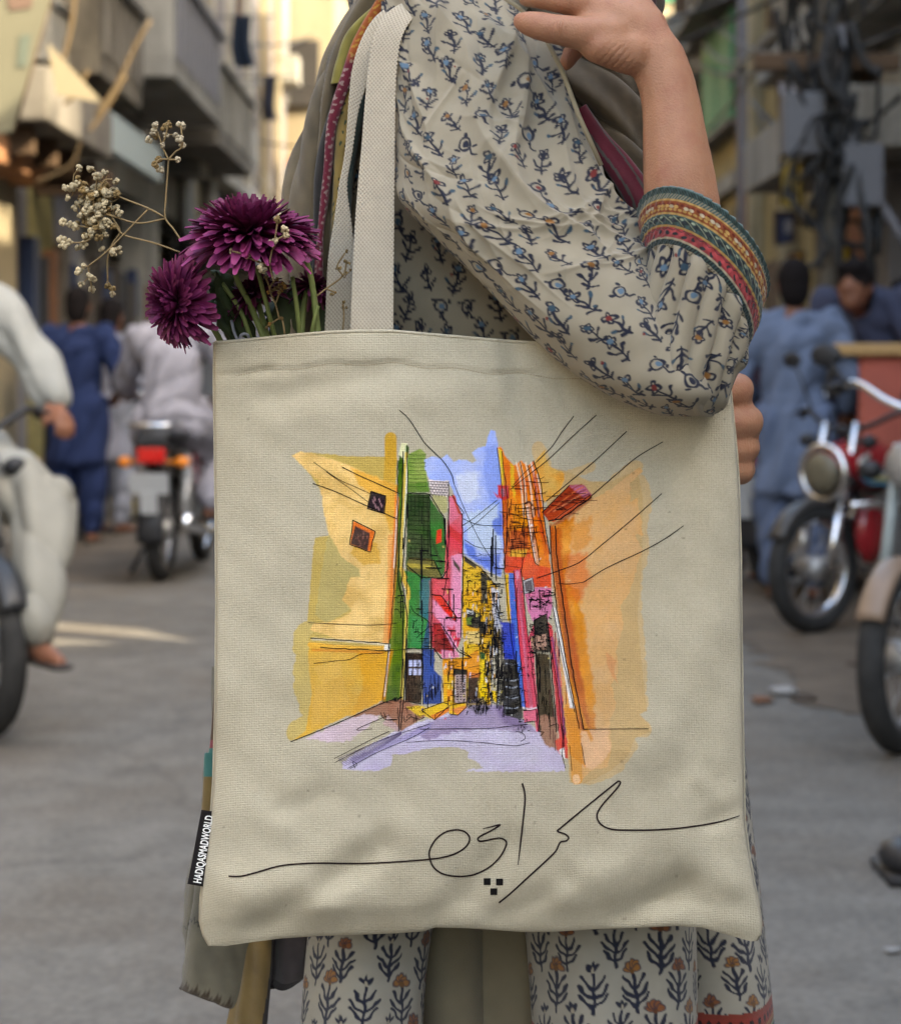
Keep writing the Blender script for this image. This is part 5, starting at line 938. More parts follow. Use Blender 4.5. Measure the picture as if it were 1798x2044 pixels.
def building(label, x0, x1, y0, y1, h, m, shop=None, name='building', foot=None):
    t = thing(name, label, 'building', ((x0+x1)/2, (y0+y1)/2, 0)); s = 1 if x0 < 0 else -1
    if foot is not None:
        n = len(foot); V = [(x, y, 0) for x, y in foot]+[(x, y, h) for x, y in foot]; me = bpy.data.meshes.new('wall'); me.from_pydata(V, [], [list(range(n))[::-1], list(range(n, 2*n))]+[[i, (i+1) % n, n+(i+1) % n, n+i] for i in range(n)]); me.update(); obj('wall', me, m, t)
        return t
    if shop:
        bx('wall', x0, x1, y0, y1, shop, h, m, t)
        xi = x1-1.6 if s > 0 else x0+1.6; xo = x0 if s > 0 else x1
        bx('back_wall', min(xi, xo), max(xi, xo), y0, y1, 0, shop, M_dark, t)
    else: bx('wall', x0, x1, y0, y1, 0, h, m, t)
    bx('parapet', x0-.08, x1+.08, y0+.02, y1-.02, h, h+.25, M_conc, t)
    return t
XL, XR = -3.2, 3.4
# left row
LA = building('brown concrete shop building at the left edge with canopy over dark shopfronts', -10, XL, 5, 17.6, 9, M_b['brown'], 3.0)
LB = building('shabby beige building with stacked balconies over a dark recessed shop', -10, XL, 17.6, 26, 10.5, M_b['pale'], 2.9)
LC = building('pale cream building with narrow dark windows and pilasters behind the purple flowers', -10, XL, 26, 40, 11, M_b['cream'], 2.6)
LD = building('plain plastered building beside the camera on the left', -10, XL-.6, -30, 5, 4.5, M_b['grey'])
M_lit = mat('pillar_cream', lin((214, 196, 160), .36), rough=.9, var=.1, vs_=3); M_oliv = mat('olive_shutter', lin((150, 140, 92), .75), rough=.8, var=.2, vs_=3, vstretch=(1, 1, 4)); M_lav = mat('grey_paint', lin((150, 148, 154), .55), rough=.8, var=.12)
def lcol(par, name, u0, u1, xw, th, z0, z1, m):
    d0, d1 = DL(u0, xw), DL(u1, xw); return bx(name, xw-th, xw, d0, d1, z0, z1, m, par)
lcol(LA, 'pillar', -12, 34, -3.0, .35, 0, 3.0, M_lit); lcol(LA, 'shutter', 62, 126, -3.22, .05, 0, 2.6, M_oliv); lcol(LA, 'pillar', 131, 164, -3.12, .2, 0, 3.0, M_lav); lcol(LA, 'pillar', 40, 58, -3.25, .2, 0, 2.9, M_lav)
lcol(LB, 'pillar', 286, 318, -3.15, .25, 0, 2.9, M_b['pale']); lcol(LB, 'door', 322, 342, -3.3, .06, 0, 2.3, M_wood); lcol(LB, 'pillar', 200, 216, -3.3, .2, 0, 2.9, M_conc); lcol(LB, 'shutter', 226, 262, -3.9, .05, 0, 2.2, M_blue); lcol(LB, 'pillar', 372, 390, -3.2, .2, 0, 2.9, M_b['grey'])
lcol(LC, 'pillar', 404, 442, -3.15, .25, 0, 2.6, M_lav); lcol(LC, 'shop_front', 446, 548, -3.3, .08, 0, 2.55, M_blue); lcol(LC, 'pillar', 552, 566, -3.18, .2, 0, 2.6, M_b['sun'])
# canopy of A
d0, d1 = 12.7, 15.1
b = MB(); b.box((-2.85, (d0+d1)/2, 2.86), (.38, (d1-d0)/2, .17)); b.build('canopy', M_conc, LA, True, False, .02)
for k in range(5): bx('bracket', -3.2, -2.6, 12.9+k*.75, 12.98+k*.75, 2.5, 2.69, M_wood, LA)
for k in range(3): bx('bundle', -3.15, -2.75, 12.8+k*.55, 13.15+k*.55, 2.42, 2.66, mat('sacking', lin((168, 120, 84), .8), rough=.95, var=.3, vs_=12), LA, .08)
t = thing('banner', 'sunlit cream cloth banner with faded red and teal print hanging at the top left', 'banner', (-2.2, 11, 2.6))
def vquad(name, pts, d, th, m, par):
    q = [W(x, y, d) for x, y in pts]; b = MB(); n = len(q); V = np.vstack([q, np.array(q)+[0, th, 0]]); F = [np.array([[0, 1, 2, 3][::-1], [4, 5, 6, 7]]), np.array([[i, (i+1) % 4, 4+(i+1) % 4, 4+i] for i in range(4)])]; b.add(V, F); return b.build(name, m, par, True, False)
vquad('cloth', [(-90, -60), (118, -60), (24, 262), (-90, 280)], 11, .02, mat('banner_cream', lin((206, 200, 168), .2), rough=.9, var=.08, vs_=3), t)
for i, (p, c) in enumerate((([(8, -30), (74, -40), (62, 14), (20, 20)], (196, 160, 140)), ([(40, 70), (62, 66), (54, 130), (34, 134)], (172, 184, 164)))): vquad('print', p, 10.993, .004, mat('banner_print%d' % i, lin(c, .22), rough=.9), t)
vquad('tail', [(92, 78), (112, 96), (212, 218), (84, 196)], 12.0, .05, M_lit, t) if False else None
b = MB(); b.tube(W(*np.array([(112, -60, 11.02), (24, 264, 11.02)]).T), [.02, .02], 8); b.build('pole', M_wood, t)
t = thing('awning', 'pointed cream canvas flap catching the sun under the banner', 'awning', (-2.4, 12.3, 2.7)); vquad('flap', [(94, 84), (120, 112), (206, 205), (112, 188)], 12.3, .03, M_lit, t)
# signboard
t = thing('signboard', 'blank pale grey-green signboard hung over the dark shop on the left', 'sign', (-2.65, 17, 2.9)); d0, d1 = DL(216, -2.65), DL(322, -2.65)
bx('board', -2.72, -2.65, d0, d1, ZV(296, d0), ZV(203, d0)-.05, mat('sign_pale', lin((172, 184, 184), .8), rough=.6, var=.06, vs_=2), t); bx('frame', -2.73, -2.64, d0-.04, d0-.001, ZV(298, d0), ZV(200, d0)-.04, M_wood, t); bx('bracket', -3.2, -2.72, (d0+d1)/2-.04, (d0+d1)/2+.04, 2.95, 3.0, M_wood, t)
# balconies of B
def balcony(par, xw, out, d0, d1, z0, z1, m, edge):
    s = 1 if xw < 0 else -1; bl = bx('balcony', min(xw, xw+s*out), max(xw, xw+s*out), d0, d1, z0, z0+.16, m, par)
    b = MB(); b.box((xw+s*(out-.05), (d0+d1)/2, (z0+.16+z1)/2), (.05, (d1-d0)/2-.002, (z1-z0-.16)/2-.002)); b.box((xw+s*(out/2-.05), d0+.05, (z0+.16+z1)/2), (out/2-.052, .05, (z1-z0-.16)/2-.002)); obj('railing_wall', b.mesh('railing_wall', False), m, bl)
    b = MB(); b.box((xw+s*(out-.03), (d0+d1)/2, z1+.03), (.09, (d1-d0)/2+.02, .03)); b.box((xw+s*out*.45, d0+.05, z1+.031), (out*.45-.03, .07, .03)); obj('coping', b.mesh('coping', False), edge, bl)
    for k in range(int((d1-d0)/.34)): y = d0+.2+k*.34; bx('baluster', min(xw+s*(out+.004), xw+s*(out+.03)), max(xw+s*(out+.004), xw+s*(out+.03)), y, y+.07, z0+.18, z1-.04, edge, bl, 0)
    return bl
balcony(LA, XL, .6, 15.3, 17.4, 3.35, 4.1, M_b['brown'], M_conc); balcony(LB, XL, .8, 17.9, 21.6, 3.7, 4.6, M_b['pale'], M_lav); balcony(LB, XL, .75, 21.9, 25.6, 3.55, 4.4, M_conc, M_b['pale']); balcony(LB, XL, .8, 17.9, 25.6, 6.6, 7.5, M_b['pale'], M_lav)
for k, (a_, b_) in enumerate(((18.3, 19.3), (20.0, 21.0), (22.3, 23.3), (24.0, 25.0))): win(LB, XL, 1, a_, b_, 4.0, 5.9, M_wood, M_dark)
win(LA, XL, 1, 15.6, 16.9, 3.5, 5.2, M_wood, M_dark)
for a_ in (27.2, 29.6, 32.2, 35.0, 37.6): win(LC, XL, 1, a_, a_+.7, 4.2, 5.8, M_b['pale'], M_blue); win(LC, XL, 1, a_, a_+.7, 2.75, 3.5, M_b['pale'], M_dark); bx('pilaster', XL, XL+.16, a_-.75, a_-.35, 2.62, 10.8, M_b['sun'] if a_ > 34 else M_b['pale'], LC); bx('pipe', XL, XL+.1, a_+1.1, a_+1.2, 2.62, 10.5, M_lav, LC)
bx('cornice', XL, XL+.3, 26.05, 39.9, 3.62, 3.8, M_b['pale'], LC); bx('lintel', XL-.02, XL+.12, 26.1, 39.8, 2.42, 2.62, M_conc, LC)
t = thing('awning', 'dark shop awning with pale front edge behind the flowers', 'awning', (-2.9, 29, 2.6)); d0, d1 = 23.5, 36.
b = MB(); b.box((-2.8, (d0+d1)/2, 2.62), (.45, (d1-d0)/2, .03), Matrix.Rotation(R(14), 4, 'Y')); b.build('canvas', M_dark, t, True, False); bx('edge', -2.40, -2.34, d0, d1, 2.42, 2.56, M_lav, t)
# laundry
M_cable0 = mat('cable', (.02, .02, .021), rough=.6, var=.2)
def rag(x0, x1, d, z0, z1, c, lb, seed):
    n, m = 26, 16; X, Z = np.meshgrid(np.linspace(x0, x1, m), np.linspace(z1, z0, n)); t_ = (z1-Z)/(z1-z0); Y = d+.05*np.sin(X*40+seed)*t_+.03*np.sin(X*90+Z*5); X = X+.04*np.sin(Z*7+seed)*t_
    o = obj('laundry', fmesh('laundry', np.stack([X, Y, Z], -1).reshape(-1, 3), grid_faces(n, m)), mat('rag%d' % seed, lin(c, .8), rough=.95, var=.15, vs_=8)); s = o.modifiers.new('s', 'SOLIDIFY'); s.thickness = .012; b = MB(); b.tube([(XL-.1, d, z1-.01), ((x0+x1)/2, d, z1-.02), (x1+.25, d-.02, z1-.01)], .008, 5); b.build('washing_line', M_cable0, o); return tag(o, lb, 'laundry', 'washing hung over the street')
d = 20.; rag(*(W(np.array([322, 352]), 0, d)[:, 0]), d, ZV(36, d), ZV(-60, d), (168, 70, 110), 'pink garment hanging from the balcony', 1); rag(*(W(np.array([345, 385]), 0, d)[:, 0]), d+.1, ZV(78, d), ZV(-60, d), (40, 62, 120), 'blue trousers hanging beside the pink garment', 2)
d = 22.; rag(*(W(np.array([466, 502]), 0, d)[:, 0]), d, ZV(134, d), ZV(30, d), (30, 40, 56), 'dark garment hanging before the cream building', 3)
# shop clutter, left
for i, (u0, v0, d, w_, h_, c, lb) in enumerate(((80, 1020, 14.6, .5, .5, (150, 120, 80), 'tan carton on the ground behind the nearer rider'), (262, 1000, 16.4, .4, .8, (160, 140, 60), 'mustard sack standing behind the pale man'), (130, 1040, 14.2, .25, .9, (46, 44, 48), 'dark drum against the shops'), (236, 905, 17.2, .3, .35, (170, 150, 70), 'small yellow tin on the shop step'), (395, 1000, 18.5, .7, .9, (90, 78, 66), 'brown crate stack behind the mounted rider'))):
    c0 = W(u0, v0, d); b = MB(); b.box((c0[0], d, h_/2), (w_/2, w_/2, h_/2)); b.box((c0[0], d, h_+.012), (w_/2+.02, w_/2+.02, .012)); tag(b.build('carton' if i in (0,) else ('sack', 'drum', 'tin', 'crate')[i-1], mat('clutter%d' % i, lin(c, .75), rough=.85, var=.2, vs_=6), None, True, False, .03), lb, ('carton', 'sack', 'drum', 'tin', 'crate')[i])
bx_ = bx('step', XL, XL+.55, 12.0, 26, 0, .13, M_conc, LA); 
# right row
azv = 1/math.tan(R(60))
RS = building('plastered building on the right beside the camera', 3.4, 14, -30, 5.6, 6.6, M_b['grey'], foot=[(3.4, -30), (14, -30), (14, 5.55-10.6*azv), (3.4, 5.55)])
RN = building('narrow grey building beyond the alley on the right', 3.4, 14, 6.4, 10.4, 7.2, M_b['grey'], foot=[(3.4, 6.45), (14, 6.45-10.6*azv), (14, 10.4), (3.4, 10.4)])
t = thing('sun_shaping_wall', 'unseen wall added in the alley to shape the sun streak on the road', 'wall', (3.5, 6, 0));  # unseen wall, added so its sloped top shapes the sun streak
for y0_, y1_, h0_, h1_ in ((5.45, 5.93, 4.35, 3.9), (6.07, 6.5, 3.55, 3.95)):
    me = bpy.data.meshes.new('wall'); me.from_pydata([(3.42, y0_, 0), (3.6, y0_, 0), (3.6, y1_, 0), (3.42, y1_, 0), (3.42, y0_, h0_), (3.6, y0_, h0_), (3.6, y1_, h1_), (3.42, y1_, h1_)], [], [(3, 2, 1, 0), (4, 5, 6, 7), (0, 1, 5, 4), (1, 2, 6, 5), (2, 3, 7, 6), (3, 0, 4, 7)]); me.update(); obj('wall', me, M_conc, t)
bx('streak_split_post', 3.42, 3.6, 5.93, 6.07, 0, 6, M_conc, t)  # added out of view to split the sun streak in two
RA = building('pale building on the right before the shops', XR, 14, 10.4, 12.4, 12, M_b['pale'])
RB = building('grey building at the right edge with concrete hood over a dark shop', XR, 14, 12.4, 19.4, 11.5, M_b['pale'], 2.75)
RC = building('cream yellow building with a green shuttered window', XR, 14, 19.4, 27, 12, M_b['yellow'])
RD = building('weathered grey building farthest along the right side', XR, 14, 27, 31.6, 12, M_b['grey'])
for nm, u0, u1, v0, v1, xw, th, m in (('pillar', 1742, 1772, 480, 640, 3.3, .2, M_lav), ('shutter', 1690, 1722, 470, 700, 3.5, .05, M_b['terra'])):
    d0, d1 = DL(u1, xw), DL(u0, xw); bx(nm, xw, xw+th, d0, d1, 0, 2.75, m, RB)
bx('canopy', 2.5, XR, 13.9, 17.6, 2.66, 3.08, M_b['pale'], RB); bx('hood', 2.75, XR, 13.6, 18.6, 3.7, 3.95, M_b['pale'], RB)
b = MB(); b.box((2.95, 16, 4.3), (.06, 2.4, .55), Matrix.Rotation(R(-18), 4, 'Y')); b.build('parapet_panel', M_b['pale'], RB, True, False)
win(RB, XR, -1, 16.2, 17.3, 3.1, 3.65, M_wood, M_dark); win(RB, XR, -1, 14.2, 15.4, 4.3, 5.8, M_wood, M_dark)
M_green = mat('green_shutter', lin((70, 140, 104), .8), rough=.6, var=.12, vs_=3)
d0, d1 = DL(1482, XR), DL(1418, XR); win(RC, XR, -1, d0, d1, ZV(262, 25.4), ZV(44, 25.4), M_wood, M_dark, M_green); bx('hood', XR-.5, XR, d0-.2, d1+.2, ZV(40, 25.4), ZV(28, 25.4), M_conc, RC)
for a_ in (20.2, 22.4): bx('pilaster', XR-.14, XR, a_, a_+.35, 0, 11.8, M_b['cream'], RC); win(RC, XR, -1, a_+.7, a_+1.5, 4.6, 6.2, M_wood, M_dark)
bx('pipe', XR-.16, XR-.05, 23.2, 23.35, 0, 11, M_lav, RC); bx('band', XR-.1, XR, 19.5, 26.9, 3.3, 3.5, M_b['pale'], RC); bx('door', XR-.06, XR, 21.0, 22.0, 0, 2.3, M_wood, RC); bx('door', XR-.06, XR, 24.4, 25.6, 0, 2.4, M_dark, RC)
for a_ in (27.6, 29.7): win(RD, XR, -1, a_, a_+1.1, 3.4, 4.8, M_wood, M_dark); win(RD, XR, -1, a_, a_+1.1, 5.6, 7, M_wood, M_dark); bx('ledge', XR-.3, XR, a_-.3, a_+1.4, 5.0, 5.12, M_conc, RD)
# weathered clutter fixed to the facades: conditioners, meter boxes, pipes, vents, wires
gc = np.random.default_rng(77); MC = [mat('fix%d' % i, lin(c, .5), rough=.8, var=.25, vs_=6) for i, c in enumerate(((170, 166, 156), (110, 100, 88), (84, 74, 66), (140, 96, 66), (60, 62, 66), (186, 176, 150)))]
for par, xw, s, y0, y1, zs in ((LA, XL, 1, 13, 17.4, (3.1, 6)), (LB, XL, 1, 17.8, 25.8, (2.95, 6.6)), (LC, XL, 1, 26.2, 39.6, (2.7, 7.5)), (RB, XR, -1, 14, 19.2, (2.8, 5)), (RC, XR, -1, 19.6, 26.8, (.4, 6)), (RD, XR, -1, 27.2, 31.2, (.4, 7))):
    for k in range(11):
        y, z = gc.uniform(y0, y1), gc.uniform(*zs); m = MC[int(gc.integers(0, 6))]; kind = int(gc.integers(0, 5)); o = .012+k*.0021
        if kind == 0: bx('air_conditioner', xw, xw+s*(.34+o), y-.4, y+.4, z, z+.5, MC[0], par)
        elif kind == 1: bx('meter_box', xw, xw+s*(.14+o), y-.16, y+.16, z, z+.42, m, par)
        elif kind == 2: b = MB(); b.tube([(xw+s*(.06+o), y, z-.6), (xw+s*(.06+o), y, z+1.9)], .045, 8); b.build('pipe', m, par)
        elif kind == 3: bx('vent', xw, xw+s*(.05+o), y-.25, y+.25, z, z+.35, M_dark, par)
        else: b = MB(); tt = np.linspace(0, 1, 14); b.tube(np.stack([np.full(14, xw+s*(.1+o)), y+tt*gc.uniform(1, 3), z+.5-.3*np.sin(tt*3.1)], 1), .014, 5); b.build('wire', M_dark, par)
for k in range(26):     # goods hung out along the dark shopfronts
    y = 15.2+k*.42; z = 1.75+.25*gc.random(); h = gc.uniform(.25, .6); bx('hanging_goods', XL+.02+.004*(k % 5), XL+.12+.03*gc.random(), y, y+gc.uniform(.12, .3), z-h, z+.2, MC[int(gc.integers(0, 6))] if k % 4 else M_blue, LA if y < 17.5 else LB)
# closing facade down the street, in the sun
FE = building('sunlit cream building closing the far end of the street', -9, 9, 52, 60, 15, M_b['sun'])
for i in range(6):
    for j in range(4):
        x = -6.6+i*2.4; z = 1.2+j*3.1; f = MB(); f.box((x, 51.97, z+.8), (.55, .05, .85)); fr = f.build('window', M_wood if (i+j) % 2 else M_green, FE, True, False); b = MB(); b.box((x, 51.91, z+.8), (.42, .02, .7)); obj('pane', b.mesh('pane', False), M_dark, fr)
for j in range(4): bx('cornice', -9, 9, 51.7, 52, .7+j*3.1, .9+j*3.1, M_b['terra'] if j == 1 else M_b['cream'], FE)
FM = building('cream house with a terracotta band jutting out past the cream building on the left', -8, -2.3, 41, 47, 9.5, M_b['sun']); bx('bay', -2.3, -1.7, 42, 45, 3, 6.5, M_b['sun'], FM); bx('band', -8, -2.2, 40.9, 41, 3.6, 5.4, M_b['terra'], FM); [bx('window', x_, x_+.7, 40.86, 40.99, z_, z_+1.3, M_dark, FM) for x_ in (-4.6, -3.3) for z_ in (3.9, 6.4)]; win(FM, -2.3, 1, 45.2, 46.2, 4, 6, M_wood, M_dark)
d = 19.; rag(*(W(np.array([262, 296]), 0, d)[:, 0]), d, ZV(150, d), ZV(40, d), (120, 110, 96), 'grey cloth hung over the second balcony', 4); d = 17.; rag(*(W(np.array([150, 176]), 0, d)[:, 0]), d, ZV(110, d), ZV(20, d), (150, 120, 60), 'mustard cloth hung by the first balcony', 5)
d = 24.; rag(*(W(np.array([528, 552]), 0, d)[:, 0]), d, ZV(240, d), ZV(150, d), (60, 60, 70), 'dark cloth hung low before the pilasters', 6)
# signs on the right
for nm, pts, d, c, lb in (('signboard', [(1557, 306), (1602, 310), (1600, 414), (1556, 410)], 15.0, (172, 144, 62), 'plain mustard yellow signboard on the utility pole side'), ('signboard', [(1546, 424), (1588, 424), (1584, 482), (1548, 490)], 15.4, (46, 52, 78), 'dark blue signboard below the mustard one'), ('signboard', [(1550, 158), (1600, 168), (1600, 300), (1562, 306)], 15.6, (176, 172, 178), 'pale lilac vertical panel above the mustard sign'), ('poster', [(1622, 412), (1684, 404), (1686, 456), (1640, 462)], 12.5, (196, 186, 184), 'white poster tied to the utility pole'), ('poster', [(1664, 486), (1696, 484), (1696, 524), (1666, 526)], 12.6, (190, 156, 30), 'small yellow poster under the white one'), ('poster', [(1574, 506), (1604, 502), (1602, 548), (1576, 548)], 13.2, (178, 130, 30), 'amber notice left of the pole above the blue-shirted man'), ('poster', [(1646, 560), (1668, 540), (1664, 600), (1640, 610)], 12.7, (190, 190, 204), 'curled white notice low on the pole')):
    t = thing(nm, lb, 'sign' if nm == 'signboard' else 'poster', W(*pts[0], d), group=nm+'s on the right side'); vquad('panel', pts, d, .04, mat('sg%d' % int(pts[0][0]), lin(c, .8), rough=.7, var=.08, vs_=4), t)
    q = [W(*p, d) for p in pts]
    if nm == 'signboard': b = MB(); b.tube([q[1]+np.array([0, .03, -.06]), (XR+.05, d+.03, q[1][2]-.06)], .018, 6); b.build('bracket', M_wood, t)
    b = MB(); b.tube(np.array(q+[q[0]])+[0, -.012, 0], .012, 6, None, False); b.build('frame', M_wood, t)
vquad('emblem', [(1566, 440), (1582, 438), (1580, 464), (1566, 466)], 15.38, .01, M_lav, [o for o in COL.objects if o.get('label', '').startswith('dark blue sign')][0])
# utility pole, cables
t = thing('utility_pole', 'grey utility pole wrapped in a dark tangle of cables', 'utility pole', W(1655, 1130, 12.1)*[1, 1, 0]); c = W(1655, 600, 12.1)
b = MB(); b.tube([(c[0], 12.1, 0), (c[0], 12.1, 8)], [.09, .075], 14); b.build('pole', M_conc, t)
[bx('cross_arm', c[0]-.45, c[0]+.4, 12.0, 12.1, z_, z_+.1, M_wood, t) for z_ in (2.9, 3.5)]
[bx('junction_box', c[0]+x_-.12, c[0]+x_+.12, 11.9, 12.06, z_, z_+.36, mat('box_grey', (.1, .1, .11), rough=.6), t) for x_, z_ in ((-.18, 2.4), (.16, 2.1))]
b = MB(); gg = np.random.default_rng(14)
for k in range(64):
    p0 = np.array([c[0]+gg.normal()*.10, 12.0+gg.normal()*.08, 2.0+gg.random()*1.9]); P = [p0]
    for j in range(4): P.append(P[-1]+np.array([gg.normal()*.11, gg.normal()*.06, gg.normal()*.26]))
    P = np.array(P); P[:, 0] = c[0]+(P[:, 0]-c[0])*.8; b.tube(cr(P, 14), .012+.012*gg.random(), 5)
tag(b.build('cable_tangle', mat('cable', (.02, .02, .021), rough=.6, var=.2), t), kind='stuff')
b = MB(); b.tube(cr([c+[.05, -.1, 1.6], c+[.1, -.12, .9], c+[.35, -.1, .45], c+[.6, 0, 0.1], c+[.62, 0, -.4]], 20), .03, 8); b.build('conduit', M_lav, t)
M_cab = mat('cable', (.02, .02, .021))
def cable(p0, p1, sag, r, lb, m=M_cab, par=None):
    p0, p1 = np.array(p0, float), np.array(p1, float); tt = np.linspace(0, 1, 20)[:, None]; P = p0+(p1-p0)*tt; P[:, 2] -= sag*4*(tt*(1-tt))[:, 0]; b = MB(); b.tube(P, r, 6); tag(b.build('cable', m), lb, 'cable', 'cables strung over the street')
for i in range(7): cable(c+[gg.normal()*.1, 0, 1.5+gg.random()], (XR if i % 2 else XL, 20+i*3, 3.4+gg.random()*3.5), .5, .015, 'thin black cable from the pole to the %s, %s' % ('right row' if i % 2 else 'left row', ('nearest', 'lowest on the grey house', 'over the beige balconies', 'at mid height', 'towards the pale pilasters', 'towards the far grey house', 'farthest down the street')[i]))
for i, (x0, y0, d0_, x1, y1, d1_) in enumerate(((60, -20, 14, 560, 150, 30), (120, 10, 15, 420, 20, 26), (100, 220, 14, 520, 230, 34), (200, -10, 16, 640, 60, 44), (1400, 20, 26, 1798, 60, 13), (1380, 120, 28, 1798, -30, 12), (1500, 200, 20, 1798, 190, 12.6))): cable(W(x0, y0, d0_), W(x1, y1, d1_), .35, .018, 'black cable strung along ' + ('the left fronts above the banner', 'the left balconies', 'the left canopies and awning', 'the left row towards the sunlit end', 'the right row above the pole arm', 'the right row rising towards the camera', 'the right row below the pole arm')[i])
M_rope = mat('rope', lin((130, 108, 76), .5), rough=.9)
for i, (pts, d) in enumerate((([(150, -20), (140, 60), (112, 170)], 12.5), ([(250, 150), (215, 210), (178, 262)], 13.0), ([(175, 140), (150, 190), (128, 206)], 12.8), ([(160, 285), (140, 330), (70, 365)], 12.6), ([(300, 40), (270, 90), (235, 165), (190, 232)], 13.4))):
    P = cr(np.array([W(x, y, d) for x, y in pts]), 16); b = MB(); b.tube(P, .013, 6); tag(b.build('cable', M_rope), ('tan rope hanging in front of the first balcony', 'tan rope looping from the second balcony to the canopy', 'short tan rope beside the canvas flap', 'tan rope drooping below the canopy', 'tan rope crossing beneath the white-edged balcony')[i], 'rope', 'ropes before the left shops')
# ---- motorcycles
M_tyre = mat('tyre', (.028, .027, .026), rough=.85, var=.3, vs_=20); M_chrome = mat('chrome', (.72, .72, .74), rough=.22, metal=1, var=.05); M_steel = mat('dull_steel', (.32, .31, .30), rough=.5, metal=.7, var=.2); M_blk = mat('black_plastic', (.018, .018, .02), rough=.45, var=.1); M_seat = mat('seat_vinyl', (.03, .03, .032), rough=.5, var=.2)
M_tail = mat('tail_lens', (.5, .012, .01), rough=.2, var=0, coat=.5); M_amber = mat('amber_lens', (.75, .22, .015), rough=.25, var=0, coat=.4); M_plate = mat('plate_white', lin((208, 210, 212), .6), rough=.5, var=.06); M_lens = mat('lamp_glass', (.6, .6, .62), rough=.1, var=0)
def torus(Rr, r, n=40, k=12, sq=1.):
    a = np.arange(n)*2*math.pi/n; b = np.arange(k)*2*math.pi/k; X = (Rr+r*np.cos(b)[None])*np.cos(a)[:, None]; Z = (Rr+r*np.cos(b)[None])*np.sin(a)[:, None]; Y = np.broadcast_to(r*sq*np.sin(b)[None], X.shape)
    F = grid_faces(n, k, True); F2 = np.stack([np.full(k, (n-1)*k)+np.arange(k), (n-1)*k+(np.arange(k)+1) % k, (np.arange(k)+1) % k, np.arange(k)], 1); return np.stack([X, Y, Z], -1).reshape(-1, 3), np.vstack([F, F2])
def arc_guard(cx, cz, Rr, a0, a1, wd, th=.006, n=24):
    a = np.linspace(R(a0), R(a1), n); y = np.array([-1, -.9, -.5, 0, .5, .9, 1])*wd; dr = np.array([-.022, -.006, .0, .004, .0, -.006, -.022])
    X = cx+(Rr+dr[None])*np.cos(a)[:, None]; Z = cz+(Rr+dr[None])*np.sin(a)[:, None]; return np.stack([X, np.broadcast_to(y[None], X.shape), Z], -1).reshape(-1, 3), grid_faces(n, 7)
MESH = {}
